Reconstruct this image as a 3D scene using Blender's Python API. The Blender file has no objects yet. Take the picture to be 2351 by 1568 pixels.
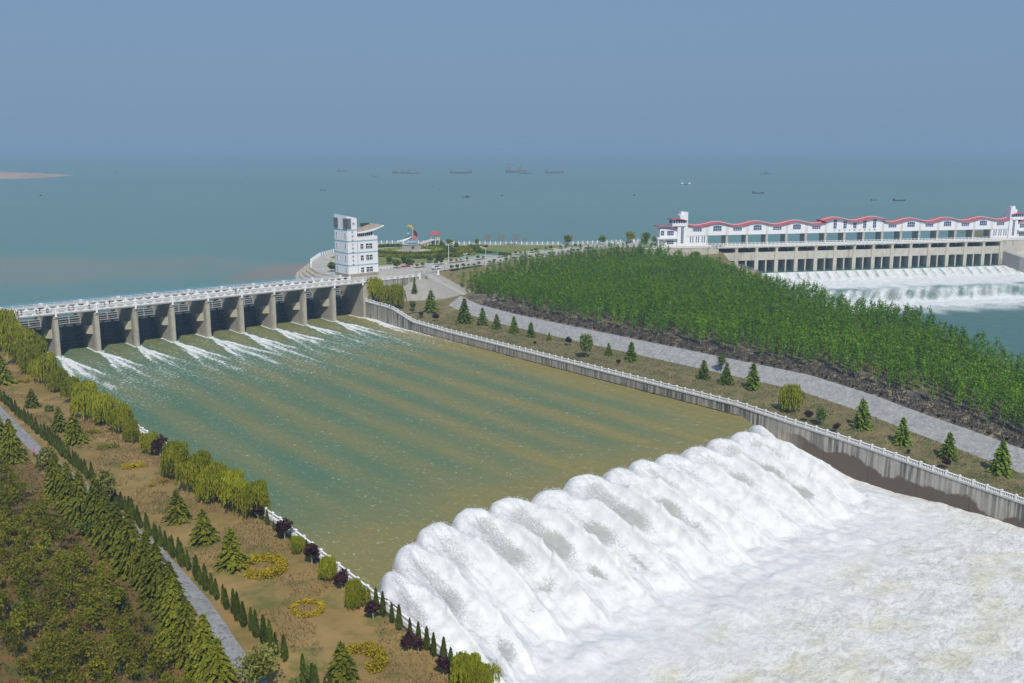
import bpy, bmesh, math, random
import numpy as np
from mathutils import Vector, Matrix

# ------------------------------------------------------------------ camera, sky, sun, exposure
SC = bpy.context.scene
COL = SC.collection
CAM_POS = (-82.4, -340.7, 70.0)          # X runs along the spillway dam, -Y is downstream, Z up
PITCH, YAW = 11.535, 39.4
cd = bpy.data.cameras.new('camera'); cam = bpy.data.objects.new('camera', cd); COL.objects.link(cam)
cam.location = CAM_POS
cam.rotation_euler = (math.radians(90 - PITCH), 0, math.radians(-YAW))
cd.sensor_width = 36.0; cd.lens = 2200 / 2351 * 36.0
cd.clip_start = 1.0; cd.clip_end = 200000.0
SC.camera = cam

SUN_EL = math.radians(49.0)
_h = np.array([-0.46, -0.888]); _h /= np.linalg.norm(_h)
SUN_DIR = Vector((_h[0] * math.cos(SUN_EL), _h[1] * math.cos(SUN_EL), math.sin(SUN_EL)))
world = bpy.data.worlds.new('World'); SC.world = world; world.use_nodes = True
wn = world.node_tree.nodes; wl = world.node_tree.links
bg = wn['Background']
sky = wn.new('ShaderNodeTexSky'); sky.sky_type = 'NISHITA'; sky.sun_disc = False
sky.sun_elevation = SUN_EL; sky.sun_rotation = math.atan2(SUN_DIR.x, SUN_DIR.y)
sky.altitude = 0.0; sky.air_density = 2.0; sky.dust_density = 1.0; sky.ozone_density = 3.0
# the hazy air above the haze layer washes the low sky out to an even grey-blue
hz = wn.new('ShaderNodeMix'); hz.data_type = 'RGBA'; hz.blend_type = 'MIX'
hz.inputs[0].default_value = 0.95
tcw = wn.new('ShaderNodeTexCoord'); sxw = wn.new('ShaderNodeSeparateXYZ'); wl.new(tcw.outputs['Generated'], sxw.inputs[0])
rpw = wn.new('ShaderNodeValToRGB'); wl.new(sxw.outputs['Z'], rpw.inputs[0])
rpw.color_ramp.elements[0].position = 0.0; rpw.color_ramp.elements[0].color = (0.170, 0.284, 0.435, 1)
rpw.color_ramp.elements[1].position = 0.16; rpw.color_ramp.elements[1].color = (0.180, 0.292, 0.475, 1)
mlw = wn.new('ShaderNodeVectorMath'); mlw.operation = 'SCALE'; mlw.inputs['Scale'].default_value = 10.0
wl.new(rpw.outputs[0], mlw.inputs[0]); wl.new(mlw.outputs[0], hz.inputs[7])
wl.new(sky.outputs[0], hz.inputs[6]); wl.new(hz.outputs[2], bg.inputs[0])
bg.inputs[1].default_value = 0.10
sd = bpy.data.lights.new('sun', 'SUN'); sun = bpy.data.objects.new('sun', sd); COL.objects.link(sun)
sd.energy = 3.9; sd.angle = math.radians(0.6); sd.color = (1.0, 0.94, 0.83)
sun.rotation_euler = (-SUN_DIR).to_track_quat('-Z', 'Y').to_euler()
sun.location = (0, -100, 200)
SC.view_settings.view_transform = 'Standard'; SC.view_settings.look = 'None'
SC.view_settings.exposure = 0.06; SC.view_settings.gamma = 1.0; SC.view_settings.use_curve_mapping = False
SC.render.engine = 'CYCLES'
SC.cycles.max_bounces = 6; SC.cycles.diffuse_bounces = 2; SC.cycles.glossy_bounces = 2
SC.cycles.transmission_bounces = 2; SC.cycles.transparent_max_bounces = 6; SC.cycles.volume_bounces = 0
SC.cycles.use_denoising = True
SC.cycles.volume_step_rate = 1.0
HAZE_COL = (0.455, 0.665, 0.90, 1); HAZE_D = 2.4e-4

# ------------------------------------------------------------------ survey helper: a sight line of the camera met with a level
_f, _cx, _cy = 2200.0, 1175.5, 784.0
_p = math.radians(PITCH); _c, _s = math.cos(_p), math.sin(_p)
_ya = math.radians(YAW)
def ray(x, y):
    a = (x - _cx) / _f; b = (_cy - y) / _f
    fw, up = _c + b * _s, -_s + b * _c
    return np.array([a * math.cos(_ya) + fw * math.sin(_ya), -a * math.sin(_ya) + fw * math.cos(_ya), up])
_CP = np.array(CAM_POS)
def at(x, y, z):
    r = ray(x, y); return _CP + r * ((z - 70.0) / r[2])
def mpp(P):                               # metres per survey pixel at P
    return float(np.linalg.norm(np.asarray(P) - _CP)) / _f
def Zr3(x, y): return ((1100 + x / 4.702) * 2351 / 3472, (700 + y / 4.702) * 2351 / 3472)

# ------------------------------------------------------------------ objects
def tag(o, label=None, cat=None, group=None, kind=None):
    if label: o['label'] = label
    if cat: o['category'] = cat
    if group: o['group'] = group
    if kind: o['kind'] = kind
    return o
def empty(name, loc=(0, 0, 0), rz=0.0, label=None, cat=None, group=None):
    o = bpy.data.objects.new(name, None); COL.objects.link(o)
    o.location = loc; o.rotation_euler = (0, 0, rz); o.empty_display_size = 0.2
    return tag(o, label, cat, group)
def link(name, me, parent=None, loc=None, rz=None):
    o = bpy.data.objects.new(name, me); COL.objects.link(o)
    if parent is not None: o.parent = parent
    if loc is not None: o.location = loc
    if rz is not None: o.rotation_euler = (0, 0, rz)
    return o
def copy_tree(root, loc, rz=0.0, scale=1.0, label=None):
    r = root.copy(); COL.objects.link(r); r.location = loc; r.rotation_euler = (0, 0, rz); r.scale = (scale,) * 3 if not hasattr(scale, '__len__') else scale
    if label: r['label'] = label
    for ch in root.children:
        c = ch.copy(); COL.objects.link(c); c.parent = r
        for g in ch.children:
            d = g.copy(); COL.objects.link(d); d.parent = c
    return r
def mesh(name, V, F, mats, smooth=False, mi=None):
    V = np.asarray(V, dtype=np.float32).reshape(-1, 3)
    me = bpy.data.meshes.new(name)
    if isinstance(F, np.ndarray):
        n, kk = F.shape
        me.vertices.add(len(V)); me.vertices.foreach_set('co', V.ravel())
        me.loops.add(n * kk); me.loops.foreach_set('vertex_index', F.astype(np.int32).ravel())
        me.polygons.add(n)
        me.polygons.foreach_set('loop_start', np.arange(0, n * kk, kk, dtype=np.int32))
        try: me.polygons.foreach_set('loop_total', np.full(n, kk, dtype=np.int32))
        except Exception: pass
        me.update(calc_edges=True)
    else:
        me.from_pydata([tuple(v) for v in V.tolist()], [], F); me.update()
    for m in (mats if isinstance(mats, (list, tuple)) else [mats]): me.materials.append(m)
    if mi is not None: me.polygons.foreach_set('material_index', np.asarray(mi, dtype=np.int32))
    if smooth: me.polygons.foreach_set('use_smooth', np.ones(len(me.polygons), dtype=bool))
    me.update()
    return me

class MB:
    """collects simple solids into ONE mesh"""
    def __init__(s): s.v = []; s.f = []
    def add(s, V, F):
        n = len(s.v); s.v += [tuple(map(float, p)) for p in V]; s.f += [tuple(i + n for i in f) for f in F]; return s
    def box(s, x0, x1, y0, y1, z0, z1):
        return s.add([(x0,y0,z0),(x1,y0,z0),(x1,y1,z0),(x0,y1,z0),(x0,y0,z1),(x1,y0,z1),(x1,y1,z1),(x0,y1,z1)],
                     [(3,2,1,0),(4,5,6,7),(0,1,5,4),(1,2,6,5),(2,3,7,6),(3,0,4,7)])
    def prism(s, poly, ax, a, b):
        """poly: 2-D outline, extruded along axis ax (0,1,2) from a to b"""
        n = len(poly); V = []
        for h in (a, b):
            for (p, q) in poly:
                V.append((h, p, q) if ax == 0 else (p, h, q) if ax == 1 else (p, q, h))
        F = [tuple(range(n))[::-1], tuple(range(n, 2 * n))] + [(i, (i + 1) % n, n + (i + 1) % n, n + i) for i in range(n)]
        return s.add(V, F)
    def bar(s, p, q, r, n=4, r2=None):
        p = Vector(p); q = Vector(q); d = (q - p).normalized()
        a = d.orthogonal().normalized(); b = d.cross(a); r2 = r if r2 is None else r2
        V = [p + (a * math.cos(t) + b * math.sin(t)) * r for t in [2 * math.pi * (i + .5) / n for i in range(n)]]
        V += [q + (a * math.cos(t) + b * math.sin(t)) * r2 for t in [2 * math.pi * (i + .5) / n for i in range(n)]]
        return s.add(V, [tuple(range(n))[::-1], tuple(range(n, 2 * n))] + [(i, (i + 1) % n, n + (i + 1) % n, n + i) for i in range(n)])
    def lathe(s, prof, n=10, c=(0, 0)):
        V = []
        for (r, z) in prof:
            for i in range(n):
                t = 2 * math.pi * i / n; V.append((c[0] + r * math.cos(t), c[1] + r * math.sin(t), z))
        m = len(prof)
        F = [(j * n + i, j * n + (i + 1) % n, (j + 1) * n + (i + 1) % n, (j + 1) * n + i) for j in range(m - 1) for i in range(n)]
        F += [tuple(range(n))[::-1], tuple(range((m - 1) * n, m * n))]
        return s.add(V, F)
    def me(s, name, m, smooth=False):
        return mesh(name, s.v, s.f, m, smooth)
    def obj(s, name, m, parent=None, loc=None, rz=None, smooth=False):
        me = s.me(name, m, smooth)
        bm = bmesh.new(); bm.from_mesh(me); bmesh.ops.recalc_face_normals(bm, faces=bm.faces); bm.to_mesh(me); bm.free()
        return link(name, me, parent, loc, rz)

# ------------------------------------------------------------------ materials
def nt(name):
    m = bpy.data.materials.new(name); m.use_nodes = True
    t = m.node_tree; return m, t.nodes, t.links, t.nodes['Principled BSDF']
def node(n, typ, **kw):
    x = n.new(typ)
    for a, b in kw.items(): setattr(x, a, b)
    return x
def pos(n, l, scale=(1, 1, 1), obj=False):
    g = n.new('ShaderNodeTexCoord') if obj else n.new('ShaderNodeNewGeometry')
    m = n.new('ShaderNodeMapping'); m.inputs['Scale'].default_value = scale
    l.new(g.outputs['Object'] if obj else g.outputs['Position'], m.inputs['Vector']); return m.outputs[0]
def noise(n, l, vec, scale, detail=3.0, rough=0.55):
    x = n.new('ShaderNodeTexNoise'); x.inputs['Scale'].default_value = scale
    x.inputs['Detail'].default_value = detail; x.inputs['Roughness'].default_value = rough
    l.new(vec, x.inputs['Vector']); return x.outputs['Fac']
def ramp(n, l, fac, stops, interp='LINEAR'):
    r = n.new('ShaderNodeValToRGB'); r.color_ramp.interpolation = interp
    e = r.color_ramp.elements
    while len(e) < len(stops): e.new(0.5)
    for i, (p, c) in enumerate(stops):
        e[i].position = p; e[i].color = (*c, 1) if hasattr(c, '__len__') else (c, c, c, 1)
    l.new(fac, r.inputs[0]); return r.outputs[0]
def mix(n, l, fac, a, b, mode='MIX'):
    x = n.new('ShaderNodeMix'); x.data_type = 'RGBA'; x.blend_type = mode
    for k, s in ((0, fac), (6, a), (7, b)):
        if hasattr(s, 'node'): l.new(s, x.inputs[k])
        elif k == 0: x.inputs[0].default_value = s
        else: x.inputs[k].default_value = (*s, 1)
    return x.outputs[2]
def mth(n, l, op, a, b=None, clamp=False):
    x = n.new('ShaderNodeMath'); x.operation = op; x.use_clamp = clamp
    for k, s in ((0, a), (1, b)):
        if s is None: continue
        if hasattr(s, 'node'): l.new(s, x.inputs[k])
        else: x.inputs[k].default_value = s
    return x.outputs[0]
def bump(n, l, bs, h, strength, dist):
    b = n.new('ShaderNodeBump'); b.inputs['Strength'].default_value = strength; b.inputs['Distance'].default_value = dist
    l.new(h, b.inputs['Height']); l.new(b.outputs[0], bs.inputs['Normal'])
def mottled(name, c1, c2, scale=0.5, rough=0.85, c3=None, scale2=None, bstr=0.0, bdist=0.05, spec=0.3):
    m, n, l, b = nt(name)
    v = pos(n, l)
    f = noise(n, l, v, scale, 6, 0.62)
    col = ramp(n, l, f, [(0.32, c1), (0.68, c2)])
    if c3 is not None:
        f2 = noise(n, l, v, scale2 or scale * 6, 4, 0.6)
        k = ramp(n, l, f2, [(0.5, 0.0), (0.68, 1.0)])
        col = mix(n, l, k, col, c3)
    l.new(col, b.inputs['Base Color']); b.inputs['Roughness'].default_value = rough
    b.inputs['Specular IOR Level'].default_value = spec
    if bstr: bump(n, l, b, noise(n, l, v, scale * 8, 4), bstr, bdist)
    return m
def plain(name, c, rough=0.6, var=0.12, scale=1.5, spec=0.4):
    return mottled(name, tuple(x * (1 - var) for x in c), tuple(min(1, x * (1 + var)) for x in c), scale, rough, spec=spec)
def concrete(name, c1, c2, stain, streak=0.55, sx=0.9, top=None):
    m, n, l, b = nt(name)
    v = pos(n, l); vs = pos(n, l, (sx, sx, 0.05))
    col = ramp(n, l, noise(n, l, v, 0.35, 7, 0.65), [(0.3, c1), (0.7, c2)])
    st = ramp(n, l, noise(n, l, vs, 1.0, 4, 0.6), [(streak, 0.0), (streak + 0.13, 1.0)])
    st2 = ramp(n, l, noise(n, l, v, 0.12, 3, 0.5), [(0.35, 0.35), (0.65, 1.0)])
    k = mth(n, l, 'MULTIPLY', st, st2)
    col = mix(n, l, k, col, stain)
    l.new(col, b.inputs['Base Color']); b.inputs['Roughness'].default_value = 0.85; b.inputs['Specular IOR Level'].default_value = 0.25
    bump(n, l, b, noise(n, l, v, 2.5, 5), 0.25, 0.06)
    return m
def foliage(name, dark, light, tip=None, scale=0.35, rough=0.6):
    m, n, l, b = nt(name)
    v = pos(n, l)
    col = ramp(n, l, noise(n, l, v, scale, 4, 0.6), [(0.3, dark), (0.7, light)])
    if tip is not None:
        k = ramp(n, l, noise(n, l, v, scale * 9, 3, 0.7), [(0.5, 0.0), (0.75, 0.9)])
        col = mix(n, l, k, col, tip)
    oi = n.new('ShaderNodeObjectInfo')
    r = mth(n, l, 'MULTIPLY_ADD', oi.outputs['Random'], 0.5); r.node.inputs[2].default_value = 0.75
    hs = n.new('ShaderNodeHueSaturation'); l.new(col, hs.inputs['Color']); l.new(r, hs.inputs['Value'])
    l.new(hs.outputs[0], b.inputs['Base Color'])
    b.inputs['Roughness'].default_value = rough; b.inputs['Specular IOR Level'].default_value = 0.2
    tr = n.new('ShaderNodeBsdfTranslucent'); l.new(hs.outputs[0], tr.inputs[0])
    mx = n.new('ShaderNodeMixShader'); mx.inputs[0].default_value = 0.3
    l.new(b.outputs[0], mx.inputs[1]); l.new(tr.outputs[0], mx.inputs[2])
    l.new(mx.outputs[0], n['Material Output'].inputs['Surface'])
    return m
M = {}
M['white'] = plain('white_paint', (0.74, 0.75, 0.78), 0.55, 0.05, 1.2)
M['white_rail'] = plain('white_rail_paint', (0.78, 0.78, 0.80), 0.6, 0.06, 2.0)
M['cream'] = plain('cream_paint', (0.62, 0.57, 0.40), 0.7)
M['pier'] = concrete('pier_concrete', (0.33, 0.31, 0.26), (0.43, 0.40, 0.34), (0.19, 0.18, 0.15), 0.56, 0.5)
M['wall'] = concrete('wall_concrete', (0.35, 0.33, 0.29), (0.45, 0.42, 0.37), (0.075, 0.072, 0.065), 0.43, 1.3)
M['far_conc'] = concrete('far_concrete', (0.41, 0.39, 0.33), (0.51, 0.485, 0.42), (0.22, 0.20, 0.16), 0.55, 0.4)
M['deck'] = plain('deck_concrete', (0.36, 0.35, 0.33), 0.85)
M['stone'] = mottled('coursed_stone', (0.25, 0.22, 0.18), (0.36, 0.32, 0.27), 0.8, 0.9, (0.18, 0.16, 0.13), 3.0, 0.4)
M['gate'] = plain('gate_steel', (0.12, 0.165, 0.175), 0.5, 0.2)
M['gate_frame'] = plain('gate_frame_steel', (0.42, 0.44, 0.45), 0.5, 0.15)
M['gate_panel'] = plain('gate_panel_steel', (0.15, 0.175, 0.185), 0.6, 0.2)
M['glass'] = plain('window_glass', (0.015, 0.02, 0.035), 0.12, 0.2, spec=0.6)
M['blue_glass'] = plain('blue_window_glass', (0.03, 0.06, 0.16), 0.12, 0.25, spec=0.6)
M['band'] = plain('blue_band_paint', (0.24, 0.42, 0.50), 0.6)
M['red_roof'] = plain('red_roof_tile', (0.42, 0.09, 0.10), 0.6, 0.15)
M['rust'] = mottled('rusty_roof', (0.32, 0.26, 0.21), (0.42, 0.37, 0.31), 0.6, 0.9, (0.20, 0.06, 0.04), 1.2)
M['louvre'] = plain('louvre_metal', (0.16, 0.16, 0.17), 0.6)
M['lettering'] = plain('grey_lettering', (0.16, 0.19, 0.22), 0.6)
M['blue'] = plain('blue_paint', (0.16, 0.36, 0.52), 0.5)
M['asphalt'] = mottled('road_concrete', (0.36, 0.34, 0.30), (0.46, 0.44, 0.39), 0.15, 0.9, (0.30, 0.28, 0.25), 0.9)
M['paving'] = mottled('plaza_paving', (0.42, 0.36, 0.31), (0.52, 0.46, 0.40), 0.2, 0.9)
M['dark_metal'] = plain('dark_metal', (0.05, 0.055, 0.06), 0.5)
M['bark'] = plain('bark', (0.13, 0.11, 0.08), 0.9, 0.3)
M['pale_bark'] = plain('pale_bark', (0.36, 0.34, 0.29), 0.9, 0.2)
M['rubber'] = plain('rubber', (0.02, 0.02, 0.02), 0.8)
M['brick_road'] = mottled('path_concrete', (0.20, 0.20, 0.20), (0.30, 0.30, 0.31), 0.6, 0.9, (0.13, 0.13, 0.13), 1.6, 0.3)
# ------------------------------------------------------------------ noise for shaping surfaces
_rg = np.random.default_rng(7)
_PT = _rg.uniform(0, 2 * np.pi, (256, 256)); _GX, _GY = np.cos(_PT), np.sin(_PT)
def perlin(x, y):
    xi = np.floor(x).astype(int); yi = np.floor(y).astype(int); xf = x - xi; yf = y - yi
    def g(a, b): return _GX[(xi + a) & 255, (yi + b) & 255] * (xf - a) + _GY[(xi + a) & 255, (yi + b) & 255] * (yf - b)
    u = xf * xf * xf * (xf * (xf * 6 - 15) + 10); v = yf * yf * yf * (yf * (yf * 6 - 15) + 10)
    return 1.5 * ((g(0, 0) * (1 - u) + g(1, 0) * u) * (1 - v) + (g(0, 1) * (1 - u) + g(1, 1) * u) * v)
def fbm(x, y, o=4, r=0.5):
    t = 0; a = 1.0
    for i in range(o): t = t + a * perlin(x * 2 ** i + 17.3 * i, y * 2 ** i - 9.1 * i); a *= r
    return t
def billow(x, y, o=4, r=0.5):
    t = 0; a = 1.0
    for i in range(o): t = t + a * (1 - 2 * np.abs(perlin(x * 2 ** i + 31.7 * i, y * 2 ** i + 5.3 * i))); a *= r
    return t
def sst(a, b, x):
    t = np.clip((x - a) / (b - a), 0, 1); return t * t * (3 - 2 * t)
def lerp(xs, ys): return lambda v: np.interp(v, xs, ys)
def grid(name, U, Vv, Z, mat, attrs=None, smooth=True, parent=None, skip=None):
    """heightfield: U (n), Vv (m) downstream distances, Z (m,n); vertices land at (u, -v, z)"""
    n, m = Z.shape[1], Z.shape[0]
    UU, VV = (np.meshgrid(U, Vv) if np.ndim(U) == 1 else (U, Vv))
    P = np.stack([UU, -VV, Z], -1).reshape(-1, 3)
    i = np.arange(m * n).reshape(m, n)
    F = np.stack([i[1:, :-1], i[1:, 1:], i[:-1, 1:], i[:-1, :-1]], -1).reshape(-1, 4)
    if skip is not None:
        F = F[~skip[:-1, :-1].reshape(-1)]
    me = mesh(name, P, F, mat, smooth)
    for k, a in (attrs or {}).items():
        at_ = me.attributes.new(k, 'FLOAT', 'POINT'); at_.data.foreach_set('value', np.asarray(a, dtype=np.float32).ravel())
    return link(name, me, parent)
def attr(n, name):
    a = n.new('ShaderNodeAttribute'); a.attribute_name = name; return a.outputs['Fac']

U_R, U_L = 119.0, -11.2                       # faces of the two chute walls
RAIL = lerp([-40, -5, 20, 35, 60, 189, 204, 216, 228, 244, 263, 300, 360], [8.4, 8.3, 7.8, 4.5, 4.0, 3.9, 2.9, 2.2, 1.4, 0.0, -1.6, -3.2, -4.2])
def WTOP(v): return RAIL(v) - 1.15

# ------------------------------------------------------------------ water
def water_mat(name, deep, silt, rough=0.22, foam_scale=(0.5, 0.16), bstr=0.5, chop=0.35, stretch=(1, 1, 1), speck=0.70, spec=0.28, sharp=9.0):
    m, n, l, b = nt(name)
    v = pos(n, l, stretch)
    f = noise(n, l, v, chop, 5, 0.65)
    k = mth(n, l, 'ADD', attr(n, 'silt'), mth(n, l, 'MULTIPLY', mth(n, l, 'SUBTRACT', noise(n, l, pos(n, l, (stretch[0], stretch[1] * 0.5, 1)), 0.09, 4, 0.6), 0.5), 0.4), True)
    col = mix(n, l, k, deep, silt)
    # foam: the simulated amount plus fine flecks
    fl = noise(n, l, v, 1.6, 6, 0.72)
    a = attr(n, 'foam')
    thr = mth(n, l, 'SUBTRACT', mth(n, l, 'ADD', fl, mth(n, l, 'MULTIPLY', a, 0.55)), speck)
    fm = mth(n, l, 'MULTIPLY', thr, sharp, True)
    fcol = ramp(n, l, noise(n, l, pos(n, l, (stretch[0] * 1.0, stretch[1], 1)), 0.5, 6, 0.7), [(0.3, (0.50, 0.53, 0.54)), (0.62, (0.72, 0.73, 0.73))])
    col = mix(n, l, fm, col, fcol)
    l.new(col, b.inputs['Base Color'])
    l.new(mth(n, l, 'MULTIPLY_ADD', fm, 0.5), b.inputs['Roughness'])
    b.inputs['Roughness'].links[0].from_node.inputs[2].default_value = rough
    b.inputs['IOR'].default_value = 1.33; b.inputs['Specular IOR Level'].default_value = spec
    bump(n, l, b, f, bstr, 0.6)
    return m
M['chute_water'] = water_mat('chute_water', (0.078, 0.150, 0.090), (0.245, 0.195, 0.062), 0.4, bstr=0.6, chop=0.5, stretch=(1, 0.45, 1), spec=0.09, speck=0.674, sharp=6.0)
M['north_water'] = water_mat('north_water', (0.045, 0.130, 0.115), (0.19, 0.215, 0.18), 0.3, bstr=0.5, chop=0.4, sharp=3.0, spec=0.2)
# reservoir
m, n, l, b = nt('reservoir_water'); M['reservoir'] = m
v = pos(n, l)
big = noise(n, l, v, 0.0016, 4, 0.55)
col = ramp(n, l, big, [(0.3, (0.095, 0.190, 0.172)), (0.72, (0.115, 0.215, 0.192))])
def plume(cx, cy, rx, ry, rot, c, amt, col):
    g = n.new('ShaderNodeNewGeometry')
    mp = n.new('ShaderNodeMapping'); mp.vector_type = 'TEXTURE'
    mp.inputs['Location'].default_value = (cx, cy, 9.5); mp.inputs['Rotation'].default_value = (0, 0, rot); mp.inputs['Scale'].default_value = (rx, ry, 40)
    l.new(g.outputs['Position'], mp.inputs[0])
    ln = n.new('ShaderNodeVectorMath'); ln.operation = 'LENGTH'; l.new(mp.outputs[0], ln.inputs[0])
    w = mth(n, l, 'ADD', ln.outputs['Value'], mth(n, l, 'MULTIPLY', mth(n, l, 'SUBTRACT', noise(n, l, pos(n, l), 0.02, 5, 0.65), 0.5), 1.3))
    k = ramp(n, l, w, [(0.55, amt), (1.0, 0.0)])
    return mix(n, l, k, col, c)
pA = at(150, 590, 9.5); pB = at(650, 625, 9.5); pC = at(715, 610, 9.5)
col = plume(pA[0] - 60, pA[1] - 30, 170, 75, math.radians(-32), (0.21, 0.20, 0.15), 0.6, col)
col = plume(pB[0] + 5, pB[1] + 3, 55, 22, math.radians(30), (0.22, 0.18, 0.13), 0.85, col)
l.new(col, b.inputs['Base Color']); b.inputs['Roughness'].default_value = 0.35; b.inputs['IOR'].default_value = 1.33; b.inputs['Specular IOR Level'].default_value = 0.3
bump(n, l, b, noise(n, l, pos(n, l), 0.35, 4, 0.6), 0.18, 0.5)
bm = bmesh.new()
FA = math.radians(26.45); FDX, FDY = math.cos(FA), -math.sin(FA)          # far dam direction in X,Y
FNX, FNY = -math.sin(FA), -math.cos(FA)                                    # far dam, downstream normal
F0X, F0Y = 305.0, 14.0
def FW(s, w, z=0.0): return (F0X + FDX * s + FNX * w, F0Y + FDY * s + FNY * w, z)
R_Z = 9.5
out = [(-60000, 17), (119, 17), (330, 17), FW(44, -3)[:2], FW(223, -3)[:2], FW(900, -3)[:2], (60000, -2000), (60000, 90000), (-60000, 90000)]
bm.faces.new([bm.verts.new((x, y, R_Z)) for x, y in out]); me = bpy.data.meshes.new('reservoir_water'); bm.to_mesh(me); bm.free()
me.materials.append(M['reservoir'])
tag(link('reservoir_water', me), 'wide hazy blue-green reservoir behind the dams', kind='structure')

# fast water in the chute below the gates
BAY = 13.1
du = 0.5
FRONT = lerp([-12, -8.5, -3, 5.4, 12, 107.5, 112, 116, 119], [226, 222, 215.5, 209.3, 206.6, 206.2, 202.5, 194, 190])      # line of the lip where the flow leaves the chute
U = np.arange(U_L - 0.3, U_R + 0.31, du); Vv = np.arange(-16, 224.1, 0.5)
UU, VV = np.meshgrid(U, Vv)
foam = np.zeros_like(UU); Z = 0.10 * fbm(UU * 0.35, VV * 0.16, 4) + 0.05 * fbm(UU * 1.3, VV * 0.7, 2)
Z -= 0.35 * sst(0, 25, VV) - 0.35 + 0.0
tongue = np.zeros_like(UU)
for i in range(-1, 10):
    up = i * BAY + 0.02 * VV * np.sin(i * 2.1)
    d = UU - up + 0.5 * fbm(UU * 0 + i * 3.1, VV * 0.05, 2) * sst(4, 30, VV)
    r_i = 0.75 + 0.5 * abs(math.sin(i * 5.7 + 1))
    half = 0.5 + (0.145 + 0.03 * math.sin(i * 3.3)) * np.clip(VV + 1.5, 0, 99)
    tear = fbm(UU * 0.9 + i * 7, VV * 0.10, 4)
    inside = sst(0.0, 1.0, (half + 0.6 * tear - np.abs(d)) / 0.9)
    edge = np.exp(-((np.abs(d) - half * 0.80) / (0.32 + 0.020 * np.clip(VV, 0, 99))) ** 2)
    core = np.exp(-(d / (0.5 + 0.018 * np.clip(VV, 0, 99))) ** 2)
    near_ = sst(-1.5, 0.5, VV) * (1 - sst(4, 36 * r_i, VV)); far_ = sst(-1.5, 0.5, VV) * (1 - sst(20, 75 * r_i, VV))
    amt = inside * (0.34 + 0.85 * edge + 0.55 * core) * near_ * (0.9 + 0.5 * tear)
    amt = amt + far_ * (0.42 * core + 0.20 * edge * inside) * (0.55 + 0.9 * fbm(UU * 1.3, VV * 0.09, 3))
    amt = np.maximum(amt, 1.6 * np.exp(-((np.abs(d) - 1.05) / 0.28) ** 2) * sst(-13, -9, VV) * (1 - sst(-1, 2, VV)))
    foam = np.maximum(foam, amt)
    Z += near_ * inside * (0.45 * edge + 0.30 * core)
foam = np.maximum(foam, 0.8 * np.exp(-((UU - U_R) / 0.6) ** 2) * (1 - sst(0, 60, VV)))
foam += 0.12 * np.exp(-((VV - 40) / 34) ** 2) + 0.15 + 0.06 * fbm(UU * 0.35, VV * 0.06, 3)
wv = 1.2 * fbm(UU * 0.03 + 2, VV * 0.010, 3) + 0.5 * fbm(UU * .12, VV * .012, 2)
ph = (UU - 0.3 * BAY + wv) / BAY * 2 * np.pi
stripe = 0.5 + 0.5 * np.cos(ph)
silt = (0.16 + 0.52 * stripe * (0.85 + 0.3 * fbm(UU * .05 + 9, VV * .012, 2))) * sst(18, 70, VV)
silt = silt * (0.6 + 0.4 * sst(0, 100, UU)) + 0.18 * sst(80, 190, VV) * (0.4 + 0.6 * sst(10, 60, UU))
silt += 0.12 * fbm(UU * 0.14, VV * 0.015, 4)
tong = (1 - sst(8, 40, VV)) * (0.30 + 0.25 * np.cos((UU - 0.5 * BAY) / BAY * 2 * np.pi)) * (0.35 + 0.65 * sst(5, 70, UU))
silt = np.maximum(silt, tong + 0.12 * (1 - sst(8, 36, VV)))
silt = np.maximum(silt, 0.85 * sst(20, 4, U_R - UU + 3.0 * fbm(UU * .05, VV * .04, 2)))
silt = np.maximum(silt, 0.72 * sst(160, 199, VV + 9 * fbm(UU * .04, VV * .02, 3)))
grid('chute_water', U, Vv, Z, M['chute_water'], dict(foam=foam, silt=np.clip(silt, 0, 1)), skip=(VV > FRONT(UU) + 0.2 + 1.0 * (UU > 112)))
tag(bpy.data.objects['chute_water'], 'green and ochre striped fast water in the chute below the gates', kind='structure')

# white water: the lip throws the flow up in scallops, it falls into the lower river
m, n, l, b = nt('white_water'); M['white_water'] = m
v = pos(n, l); vw = pos(n, l, (1, 1, 1))
fine = noise(n, l, v, 1.7, 7, 0.72); mid = noise(n, l, v, 0.35, 5, 0.65); fib = noise(n, l, pos(n, l, (2.2, 1.0, 1.0)), 2.0, 5, 0.82)
col = ramp(n, l, mid, [(0.28, (0.52, 0.53, 0.54)), (0.56, (0.68, 0.685, 0.69))])
th = attr(n, 'thin')
kt = mth(n, l, 'MULTIPLY', mth(n, l, 'SUBTRACT', mth(n, l, 'ADD', th, mth(n, l, 'MULTIPLY', fib, 1.0)), 0.98), 7.0, True)
col = mix(n, l, kt, col, (0.36, 0.36, 0.35))
sl = attr(n, 'silt')
ks = mth(n, l, 'MULTIPLY', mth(n, l, 'SUBTRACT', mth(n, l, 'ADD', sl, noise(n, l, v, 0.22, 6, 0.68)), 0.98), 3.0, True)
col = mix(n, l, ks, col, (0.60, 0.57, 0.42))
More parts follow.
